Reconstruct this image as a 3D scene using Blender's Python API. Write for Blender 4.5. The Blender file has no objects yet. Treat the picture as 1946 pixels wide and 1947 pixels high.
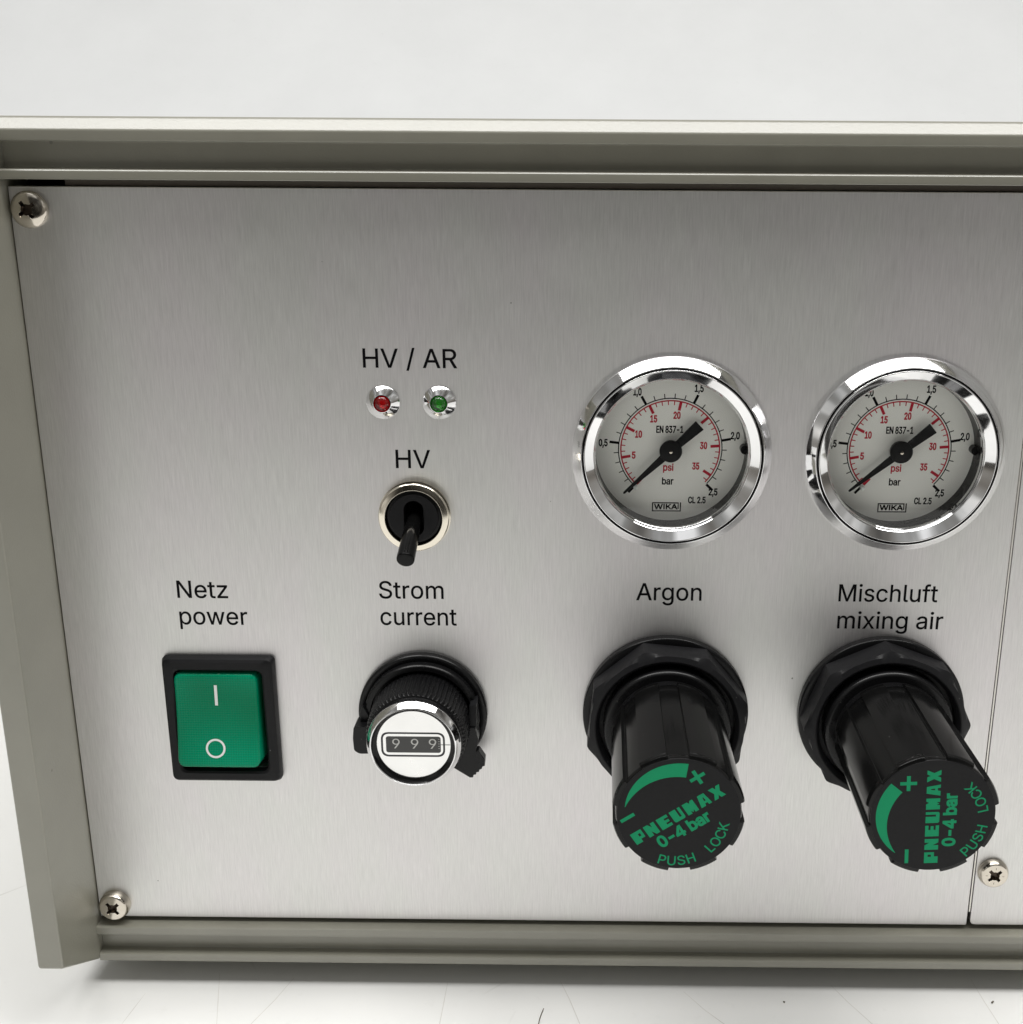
import bpy, bmesh, math, random
import numpy as np
from mathutils import Matrix, Vector
from mathutils.geometry import delaunay_2d_cdt

# ------------------------------------------------------------------ camera, world, lamps, exposure
S = bpy.context.scene
COL = S.collection
MM = 0.001
# panel frame: x right, y up, z out of the panel (mm), lower left panel corner = origin
BASE_Z = 13.0            # height of the panel's lower edge over the table
ROOT_LOC = Vector((-88.0 * MM, 0.0, BASE_Z * MM))
FRAME = Matrix.Translation(ROOT_LOC) @ Matrix.Rotation(math.pi / 2, 4, 'X')

F_PX, CX_PX, CY_PX = 2194.5565, 1104.3506, 925.8571       # lens, measured on the 1946 x 1947 photograph
CAM_ROT = Matrix([[0.99994839, -0.0081508, 0.00606539], [0.00614281, 0.96053828, 0.27807998], [-0.00809261, -0.27802837, 0.96053877]])
CAM_LOC = Vector([88.0169, 133.8045, 179.1682])
cam_data = bpy.data.cameras.new('camera')
cam = bpy.data.objects.new('camera', cam_data)
COL.objects.link(cam)
cam_data.sensor_fit = 'VERTICAL'
cam_data.sensor_height = 24.0
cam_data.sensor_width = 24.0
cam_data.lens = F_PX / 1947.0 * 24.0
cam_data.shift_x = (973.0 - CX_PX) / 1947.0
cam_data.shift_y = (CY_PX - 973.5) / 1947.0
cam_data.clip_start = 0.005
cam_data.clip_end = 50.0
cam.matrix_world = FRAME @ Matrix.Translation(CAM_LOC * MM) @ CAM_ROT.to_4x4()
S.camera = cam

world = bpy.data.worlds.new('World')
S.world = world
world.use_nodes = True
wn, wl = world.node_tree.nodes, world.node_tree.links
wn.clear()
w_out = wn.new('ShaderNodeOutputWorld')
w_bg = wn.new('ShaderNodeBackground')
w_ramp = wn.new('ShaderNodeValToRGB')
w_sep = wn.new('ShaderNodeSeparateXYZ')
w_map = wn.new('ShaderNodeMapRange')
w_tc = wn.new('ShaderNodeTexCoord')
wl.new(w_tc.outputs['Generated'], w_sep.inputs[0])
w_map.inputs['From Min'].default_value = -1
w_map.inputs['From Max'].default_value = 1
wl.new(w_sep.outputs['Z'], w_map.inputs['Value'])
wl.new(w_map.outputs[0], w_ramp.inputs[0])
# the cluttered room: soft lighter and darker patches round the bench, darkest in front where the photographer stands
w_noi = wn.new('ShaderNodeTexNoise')
w_noi.inputs['Scale'].default_value = 2.3
w_noi.inputs['Detail'].default_value = 2.5
w_noi.inputs['Roughness'].default_value = 0.45
wl.new(w_tc.outputs['Generated'], w_noi.inputs['Vector'])
w_vr = wn.new('ShaderNodeValToRGB')
wl.new(w_noi.outputs['Fac'], w_vr.inputs[0])
w_vr.color_ramp.elements[0].position = 0.36
w_vr.color_ramp.elements[0].color = (0.25, 0.24, 0.225, 1)
w_vr.color_ramp.elements[1].position = 0.66
w_vr.color_ramp.elements[1].color = (2.7, 2.7, 2.7, 1)
for pos, c in ((0.44, (0.6, 0.57, 0.53, 1)), (0.55, (1.0, 1.0, 0.98, 1))):
    e = w_vr.color_ramp.elements.new(pos)
    e.color = c
w_dot = wn.new('ShaderNodeVectorMath')
w_dot.operation = 'DOT_PRODUCT'
wl.new(w_tc.outputs['Generated'], w_dot.inputs[0])
w_dot.inputs[1].default_value = (0.08, -0.985, 0.15)
w_per = wn.new('ShaderNodeMapRange')
w_per.interpolation_type = 'SMOOTHSTEP'
for i, x in enumerate((0.78, 0.93, 1.25, 0.22)):
    w_per.inputs[i + 1].default_value = x
wl.new(w_dot.outputs['Value'], w_per.inputs[0])
w_mul = wn.new('ShaderNodeMix')
w_mul.data_type = 'RGBA'
w_mul.blend_type = 'MULTIPLY'
w_mul.inputs[0].default_value = 1.0
wl.new(w_ramp.outputs[0], w_mul.inputs[6])
wl.new(w_vr.outputs[0], w_mul.inputs[7])
w_sca = wn.new('ShaderNodeVectorMath')
w_sca.operation = 'SCALE'
wl.new(w_mul.outputs[2], w_sca.inputs[0])
wl.new(w_per.outputs[0], w_sca.inputs['Scale'])
wl.new(w_sca.outputs[0], w_bg.inputs[0])
wl.new(w_bg.outputs[0], w_out.inputs[0])
cr = w_ramp.color_ramp
cr.elements[0].position = 0.0
cr.elements[0].color = (0.05, 0.047, 0.042, 1)
cr.elements[1].position = 1.0
cr.elements[1].color = (0.30, 0.30, 0.30, 1)
for pos, c in ((0.49, (0.24, 0.232, 0.218, 1)), (0.62, (0.25, 0.245, 0.235, 1)), (0.8, (0.2, 0.2, 0.195, 1))):
    e = cr.elements.new(pos)
    e.color = c
w_bg.inputs[1].default_value = 1.0


def area_lamp(name, loc, target, sx, sy, watts, color):
    d = bpy.data.lights.new(name, 'AREA')
    d.shape = 'RECTANGLE'
    d.size, d.size_y = sx, sy
    d.energy = watts
    d.color = color
    o = bpy.data.objects.new(name, d)
    COL.objects.link(o)
    o.location = loc
    o.rotation_euler = (Vector(target) - Vector(loc)).to_track_quat('-Z', 'Y').to_euler()
    return o


# the long ceiling lamp over the bench, a little in front of the box
area_lamp('ceiling_lamp', (0.03, -0.165, 1.32), (0.03, -0.165, 0.0), 1.9, 0.36, 25.0, (1.0, 0.99, 0.968))

S.view_settings.view_transform = 'Standard'
S.view_settings.look = 'None'
S.view_settings.exposure = 0.0
S.view_settings.gamma = 1.0
S.view_settings.use_curve_mapping = False
S.render.engine = 'CYCLES'
S.cycles.use_denoising = True
S.cycles.max_bounces = 10
S.cycles.glossy_bounces = 6
S.cycles.transmission_bounces = 8
S.cycles.transparent_max_bounces = 8
S.cycles.sample_clamp_indirect = 6.0
S.cycles.caustics_reflective = True
S.cycles.blur_glossy = 0.3

random.seed(4)


# ------------------------------------------------------------------ materials
def new_mat(name):
    m = bpy.data.materials.new(name)
    m.use_nodes = True
    n = m.node_tree.nodes
    return m, n, m.node_tree.links, n['Principled BSDF']


def coords(n, l, scale):
    tc = n.new('ShaderNodeTexCoord')
    mp = n.new('ShaderNodeMapping')
    mp.inputs['Scale'].default_value = scale
    l.new(tc.outputs['Object'], mp.inputs[0])
    return mp.outputs[0]


def noise(n, l, vec, scale=1.0, detail=3.0, rough=0.6):
    t = n.new('ShaderNodeTexNoise')
    t.inputs['Scale'].default_value = scale
    t.inputs['Detail'].default_value = detail
    t.inputs['Roughness'].default_value = rough
    l.new(vec, t.inputs['Vector'])
    return t.outputs['Fac']


def maprange(n, l, v, a, b, c, d):
    t = n.new('ShaderNodeMapRange')
    for i, x in enumerate((a, b, c, d)):
        t.inputs[i + 1].default_value = x
    l.new(v, t.inputs[0])
    return t.outputs[0]


def mixcol(n, l, fac, a, b):
    t = n.new('ShaderNodeMix')
    t.data_type = 'RGBA'
    if isinstance(fac, float):
        t.inputs[0].default_value = fac
    else:
        l.new(fac, t.inputs[0])
    for i, c in ((6, a), (7, b)):
        if isinstance(c, tuple):
            t.inputs[i].default_value = c + (1.0,)
        else:
            l.new(c, t.inputs[i])
    return t.outputs[2]


def bump(n, l, height, strength, dist, bsdf):
    t = n.new('ShaderNodeBump')
    t.inputs['Strength'].default_value = strength
    t.inputs['Distance'].default_value = dist
    l.new(height, t.inputs['Height'])
    l.new(t.outputs[0], bsdf.inputs['Normal'])


def simple(name, color, rough, metallic=0.0, spec=0.5, coat=0.0, grain=0.06, grain_scale=900.0, bump_d=0.0, dust=0.0):
    m, n, l, b = new_mat(name)
    b.inputs['Metallic'].default_value = metallic
    b.inputs['Specular IOR Level'].default_value = spec
    b.inputs['Coat Weight'].default_value = coat
    b.inputs['Coat Roughness'].default_value = 0.08
    v = coords(n, l, (1, 1, 1))
    f = noise(n, l, v, grain_scale, 4.0)
    lo = tuple(c * (1 - grain) for c in color)
    hi = tuple(min(1.0, c * (1 + grain)) for c in color)
    col = mixcol(n, l, f, lo, hi)
    if dust:
        vor = n.new('ShaderNodeTexVoronoi')
        vor.inputs['Scale'].default_value = 620.0
        l.new(v, vor.inputs['Vector'])
        sep = n.new('ShaderNodeSeparateColor')
        l.new(vor.outputs['Color'], sep.inputs[0])
        mm = n.new('ShaderNodeMath')
        mm.operation = 'MULTIPLY'
        l.new(maprange(n, l, vor.outputs['Distance'], 0.035, 0.06, 1.0, 0.0), mm.inputs[0])
        l.new(maprange(n, l, sep.outputs[0], 1 - dust, 1.0, 0.0, 0.5), mm.inputs[1])
        col = mixcol(n, l, mm.outputs[0], col, (0.5, 0.5, 0.48))
    l.new(col, b.inputs['Base Color'])
    f2 = noise(n, l, v, grain_scale * 0.23, 3.0)
    l.new(maprange(n, l, f2, 0.3, 0.7, max(0.02, rough * 0.85), min(1, rough * 1.15)), b.inputs['Roughness'])
    if bump_d:
        bump(n, l, f, 1.0, bump_d, b)
    return m


def brushed(name, color):
    m, n, l, b = new_mat(name)
    b.inputs['Metallic'].default_value = 1.0
    v1 = coords(n, l, (6500, 260, 260))
    v2 = coords(n, l, (3600, 150, 150))
    v3 = coords(n, l, (60, 30, 30))
    f1 = noise(n, l, v1, 1.0, 3.0, 0.7)
    f2 = noise(n, l, v2, 1.0, 3.0, 0.65)
    f3 = noise(n, l, v3, 1.0, 3.0, 0.6)
    ad = n.new('ShaderNodeMath')
    ad.operation = 'MULTIPLY_ADD'
    l.new(f1, ad.inputs[0])
    ad.inputs[1].default_value = 0.6
    sc = n.new('ShaderNodeMath')
    sc.operation = 'MULTIPLY'
    l.new(f2, sc.inputs[0])
    sc.inputs[1].default_value = 0.4
    l.new(sc.outputs[0], ad.inputs[2])
    g = ad.outputs[0]
    c1 = mixcol(n, l, maprange(n, l, g, 0.3, 0.7, 0.0, 1.0),
                tuple(c * 0.885 for c in color), tuple(min(1, c * 1.095) for c in color))
    tint = mixcol(n, l, maprange(n, l, f3, 0.35, 0.65, 0.0, 1.0), (0.985, 1.0, 0.985), (1.0, 0.985, 1.0))
    mul = n.new('ShaderNodeMix')
    mul.data_type = 'RGBA'
    mul.blend_type = 'MULTIPLY'
    mul.inputs[0].default_value = 1.0
    l.new(c1, mul.inputs[6])
    l.new(tint, mul.inputs[7])
    # a few dark specks of dirt
    vs = coords(n, l, (170, 150, 150))
    vor = n.new('ShaderNodeTexVoronoi')
    vor.inputs['Scale'].default_value = 1.0
    l.new(vs, vor.inputs['Vector'])
    speck = maprange(n, l, vor.outputs['Distance'], 0.018, 0.030, 1.0, 0.0)
    rnd = n.new('ShaderNodeSeparateColor')
    l.new(vor.outputs['Color'], rnd.inputs[0])
    keep = maprange(n, l, rnd.outputs[0], 0.86, 0.88, 0.0, 0.75)
    mm = n.new('ShaderNodeMath')
    mm.operation = 'MULTIPLY'
    l.new(speck, mm.inputs[0])
    l.new(keep, mm.inputs[1])
    l.new(mixcol(n, l, mm.outputs[0], mul.outputs[2], (0.06, 0.055, 0.05)), b.inputs['Base Color'])
    smudge = noise(n, l, coords(n, l, (38, 52, 50)), 1.0, 5.0, 0.7)
    ro = n.new('ShaderNodeMath')
    ro.operation = 'ADD'
    l.new(maprange(n, l, g, 0.3, 0.7, 0.44, 0.50), ro.inputs[0])
    l.new(maprange(n, l, smudge, 0.3, 0.7, -0.014, 0.014), ro.inputs[1])
    l.new(ro.outputs[0], b.inputs['Roughness'])
    bump(n, l, g, 0.30, 0.00002, b)
    return m


def paint(name, color):
    m, n, l, b = new_mat(name)
    v = coords(n, l, (1, 1, 1))
    f = noise(n, l, v, 2600, 3.0)
    f2 = noise(n, l, v, 90, 4.0)
    c = mixcol(n, l, maprange(n, l, f2, 0.3, 0.7, 0, 1), tuple(x * 0.95 for x in color), tuple(x * 1.04 for x in color))
    vor = n.new('ShaderNodeTexVoronoi')          # a few chips and specks
    vor.inputs['Scale'].default_value = 115.0
    l.new(v, vor.inputs['Vector'])
    sep = n.new('ShaderNodeSeparateColor')
    l.new(vor.outputs['Color'], sep.inputs[0])
    mm = n.new('ShaderNodeMath')
    mm.operation = 'MULTIPLY'
    l.new(maprange(n, l, vor.outputs['Distance'], 0.022, 0.04, 1.0, 0.0), mm.inputs[0])
    l.new(maprange(n, l, sep.outputs[0], 0.80, 0.82, 0.0, 0.7), mm.inputs[1])
    pick = mixcol(n, l, maprange(n, l, sep.outputs[1], 0.5, 0.52, 0, 1), (0.06, 0.055, 0.045), (0.55, 0.54, 0.5))
    c = mixcol(n, l, mm.outputs[0], c, pick)
    l.new(c, b.inputs['Base Color'])
    b.inputs['Roughness'].default_value = 0.33
    b.inputs['Specular IOR Level'].default_value = 1.0
    bump(n, l, f, 0.5, 0.00006, b)
    return m


def table_mat(name, color, marks=True):
    m, n, l, b = new_mat(name)
    v = coords(n, l, (1, 1, 1))
    f = noise(n, l, v, 14, 4.0)
    f2 = noise(n, l, v, 420, 3.0)
    base = mixcol(n, l, maprange(n, l, f, 0.3, 0.7, 0, 1), tuple(x * 0.95 for x in color), color)
    base = mixcol(n, l, maprange(n, l, f2, 0.62, 0.80, 0, 0.12), base, (0.5, 0.49, 0.46))
    if marks:
        # thin long scratches: three sets of slanting hairlines that fade in and out
        for ang, sc, keep in ((0.75, 21.0, 0.56), (-0.9, 17.0, 0.56), (-0.65, 27.0, 0.57), (0.2, 15.0, 0.58)):
            tc = n.new('ShaderNodeTexCoord')
            mp = n.new('ShaderNodeMapping')
            mp.inputs['Rotation'].default_value = (0, 0, ang)
            mp.inputs['Scale'].default_value = (1, 1, 1)
            l.new(tc.outputs['Object'], mp.inputs[0])
            warp = noise(n, l, mp.outputs[0], 9.0, 2.0)
            sx = n.new('ShaderNodeSeparateXYZ')
            l.new(mp.outputs[0], sx.inputs[0])
            ma = n.new('ShaderNodeMath')
            ma.operation = 'MULTIPLY_ADD'
            l.new(warp, ma.inputs[0])
            ma.inputs[1].default_value = 0.018
            l.new(sx.outputs['X'], ma.inputs[2])
            mu = n.new('ShaderNodeMath')
            mu.operation = 'MULTIPLY'
            l.new(ma.outputs[0], mu.inputs[0])
            mu.inputs[1].default_value = sc
            fr = n.new('ShaderNodeMath')
            fr.operation = 'PINGPONG'
            l.new(mu.outputs[0], fr.inputs[0])
            fr.inputs[1].default_value = 0.5
            w = 0.0022 * sc / 17.0
            line = maprange(n, l, fr.outputs[0], w, w * 2.2, 1.0, 0.0)
            gate = noise(n, l, mp.outputs[0], 38.0, 2.0)
            gate = maprange(n, l, gate, keep - 0.03, keep + 0.08, 0.0, 0.28)
            mm = n.new('ShaderNodeMath')
            mm.operation = 'MULTIPLY'
            l.new(line, mm.inputs[0])
            l.new(gate, mm.inputs[1])
            base = mixcol(n, l, mm.outputs[0], base, (0.33, 0.31, 0.27))
    l.new(base, b.inputs['Base Color'])
    b.inputs['Roughness'].default_value = 0.5
    b.inputs['Specular IOR Level'].default_value = 0.35
    bump(n, l, f2, 0.15, 0.0001, b)
    return m


def clear_pane(name):
    m, n, l, b = new_mat(name)
    n.remove(b)
    out = [x for x in n if x.type == 'OUTPUT_MATERIAL'][0]
    tr = n.new('ShaderNodeBsdfTransparent')
    gl = n.new('ShaderNodeBsdfGlossy')
    gl.inputs['Roughness'].default_value = 0.015
    lw = n.new('ShaderNodeLayerWeight')
    lw.inputs['Blend'].default_value = 0.5
    pw = n.new('ShaderNodeMath')
    pw.operation = 'POWER'
    l.new(lw.outputs['Facing'], pw.inputs[0])
    pw.inputs[1].default_value = 4.0
    fr = n.new('ShaderNodeMath')
    fr.operation = 'MULTIPLY_ADD'
    l.new(pw.outputs[0], fr.inputs[0])
    fr.inputs[1].default_value = 0.6
    fr.inputs[2].default_value = 0.022
    mx = n.new('ShaderNodeMixShader')
    tr.inputs[0].default_value = (0.995, 0.997, 0.993, 1)
    l.new(fr.outputs[0], mx.inputs[0])
    l.new(tr.outputs[0], mx.inputs[1])
    l.new(gl.outputs[0], mx.inputs[2])
    l.new(mx.outputs[0], out.inputs['Surface'])
    return m


def lens_mat(name, color):
    m, n, l, b = new_mat(name)
    v = coords(n, l, (1, 1, 1))
    f = noise(n, l, v, 1500, 2.0)
    l.new(mixcol(n, l, f, tuple(c * 0.85 for c in color), color), b.inputs['Base Color'])
    b.inputs['Roughness'].default_value = 0.03
    b.inputs['IOR'].default_value = 1.5
    b.inputs['Transmission Weight'].default_value = 0.96
    return m


def green_plastic(name):
    m, n, l, b = new_mat(name)
    tc = n.new('ShaderNodeTexCoord')
    sp = n.new('ShaderNodeSeparateXYZ')
    l.new(tc.outputs['Object'], sp.inputs[0])
    acc = None
    for ax, per in (('X', 0.00042), ('Y', 0.00042)):
        mu = n.new('ShaderNodeMath')
        mu.operation = 'MULTIPLY'
        mu.inputs[1].default_value = 2 * math.pi / per
        l.new(sp.outputs[ax], mu.inputs[0])
        si = n.new('ShaderNodeMath')
        si.operation = 'SINE'
        l.new(mu.outputs[0], si.inputs[0])
        if acc is None:
            acc = si.outputs[0]
        else:
            ad = n.new('ShaderNodeMath')
            ad.operation = 'ADD'
            l.new(acc, ad.inputs[0])
            l.new(si.outputs[0], ad.inputs[1])
            acc = ad.outputs[0]
    f = noise(n, l, tc.outputs['Object'], 75.0, 0.0)
    c0 = mixcol(n, l, maprange(n, l, f, 0.3, 0.7, 0, 1), (0.0, 0.20, 0.092), (0.0, 0.33, 0.172))  # lighter green blobs painted in for the glow of the translucent plastic
    c = mixcol(n, l, maprange(n, l, acc, -2, 2, 0, 0.45), c0, (0.0, 0.13, 0.06))
    l.new(c, b.inputs['Base Color'])
    b.inputs['Roughness'].default_value = 0.12
    b.inputs['Specular IOR Level'].default_value = 0.16
    b.inputs['Subsurface Weight'].default_value = 0.15
    b.inputs['Subsurface Radius'].default_value = (0.0005, 0.002, 0.001)
    b.inputs['Subsurface Scale'].default_value = 0.3
    bump(n, l, acc, 0.25, 0.00003, b)
    return m


M = {
    'aluminium': brushed('brushed_aluminium', (0.745, 0.735, 0.73)),
    'edge_alu': simple('bare_aluminium_edge', (0.72, 0.70, 0.66), 0.38, 1.0),
    'paint': paint('pebble_grey_paint', (0.255, 0.248, 0.205)),
    'dark': simple('dark_recess', (0.012, 0.012, 0.012), 0.8, spec=0.2),
    'brown': simple('dark_brown_strip', (0.10, 0.088, 0.075), 0.7, spec=0.2),
    'chrome': simple('chrome', (0.86, 0.86, 0.87), 0.055, 1.0, grain=0.02, grain_scale=500),
    'turned': simple('turned_chrome', (0.82, 0.82, 0.83), 0.07, 1.0, grain=0.03),
    'nickel': simple('nickel', (0.80, 0.745, 0.64), 0.13, 1.0, grain=0.03),
    'screw': simple('nickel_screw', (0.64, 0.59, 0.515), 0.13, 1.0, grain=0.05),
    'recess': simple('screw_recess', (0.07, 0.055, 0.045), 0.35, 1.0),
    'black': simple('black_plastic', (0.006, 0.006, 0.0065), 0.28, dust=0.3, spec=0.25, grain=0.2, bump_d=0.00001),
    'gloss': simple('glossy_black_plastic', (0.005, 0.005, 0.005), 0.15, spec=0.25, grain=0.2, dust=0.2),
    'satin': simple('satin_black_plastic', (0.010, 0.010, 0.011), 0.42, dust=0.12, spec=0.18, grain=0.25, grain_scale=2500, bump_d=0.00002),
    'ink': simple('black_ink', (0.005, 0.0045, 0.0055), 0.6, spec=0.08),
    'red_ink': simple('red_ink', (0.50, 0.012, 0.035), 0.5, spec=0.3),
    'green_ink': simple('green_ink', (0.008, 0.31, 0.135), 0.5, spec=0.15),
    'white_ink': simple('white_ink', (0.82, 0.86, 0.84), 0.45, spec=0.3),
    'dial': simple('dial_white', (0.94, 0.94, 0.90), 0.55, spec=0.3, grain=0.02),
    'counter': simple('counter_face', (0.95, 0.95, 0.945), 0.30, 1.0, grain=0.01),
    'window': simple('counter_window', (0.055, 0.055, 0.055), 0.3, spec=0.5),
    'grey_ink': simple('grey_ink', (0.055, 0.055, 0.06), 0.5, spec=0.3),
    'digit': simple('digit_ink', (0.62, 0.62, 0.60), 0.5, spec=0.3),
    'pane': clear_pane('clear_pane'),
    'red_lens': lens_mat('red_lens', (0.85, 0.035, 0.05)),
    'green_lens': lens_mat('green_lens', (0.12, 0.60, 0.15)),
    'red_core': simple('red_core', (0.75, 0.02, 0.03), 0.5),
    'green_core': simple('green_core', (0.22, 0.55, 0.09), 0.5),
    'rocker': green_plastic('green_plastic'),
    'lever': simple('lever_black', (0.003, 0.003, 0.003), 0.12, spec=0.14),
    'rubber': simple('rubber', (0.02, 0.02, 0.02), 0.7, spec=0.3),
    'table': table_mat('white_table_laminate', (0.80, 0.80, 0.785)),
    'wall': table_mat('white_wall_board', (0.775, 0.785, 0.79), False),
    'scratch': simple('table_scratch', (0.645, 0.635, 0.605), 0.55, grain=0.2, grain_scale=260.0),
    'hair': simple('dark_fibre', (0.10, 0.085, 0.06), 0.7),
}

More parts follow.
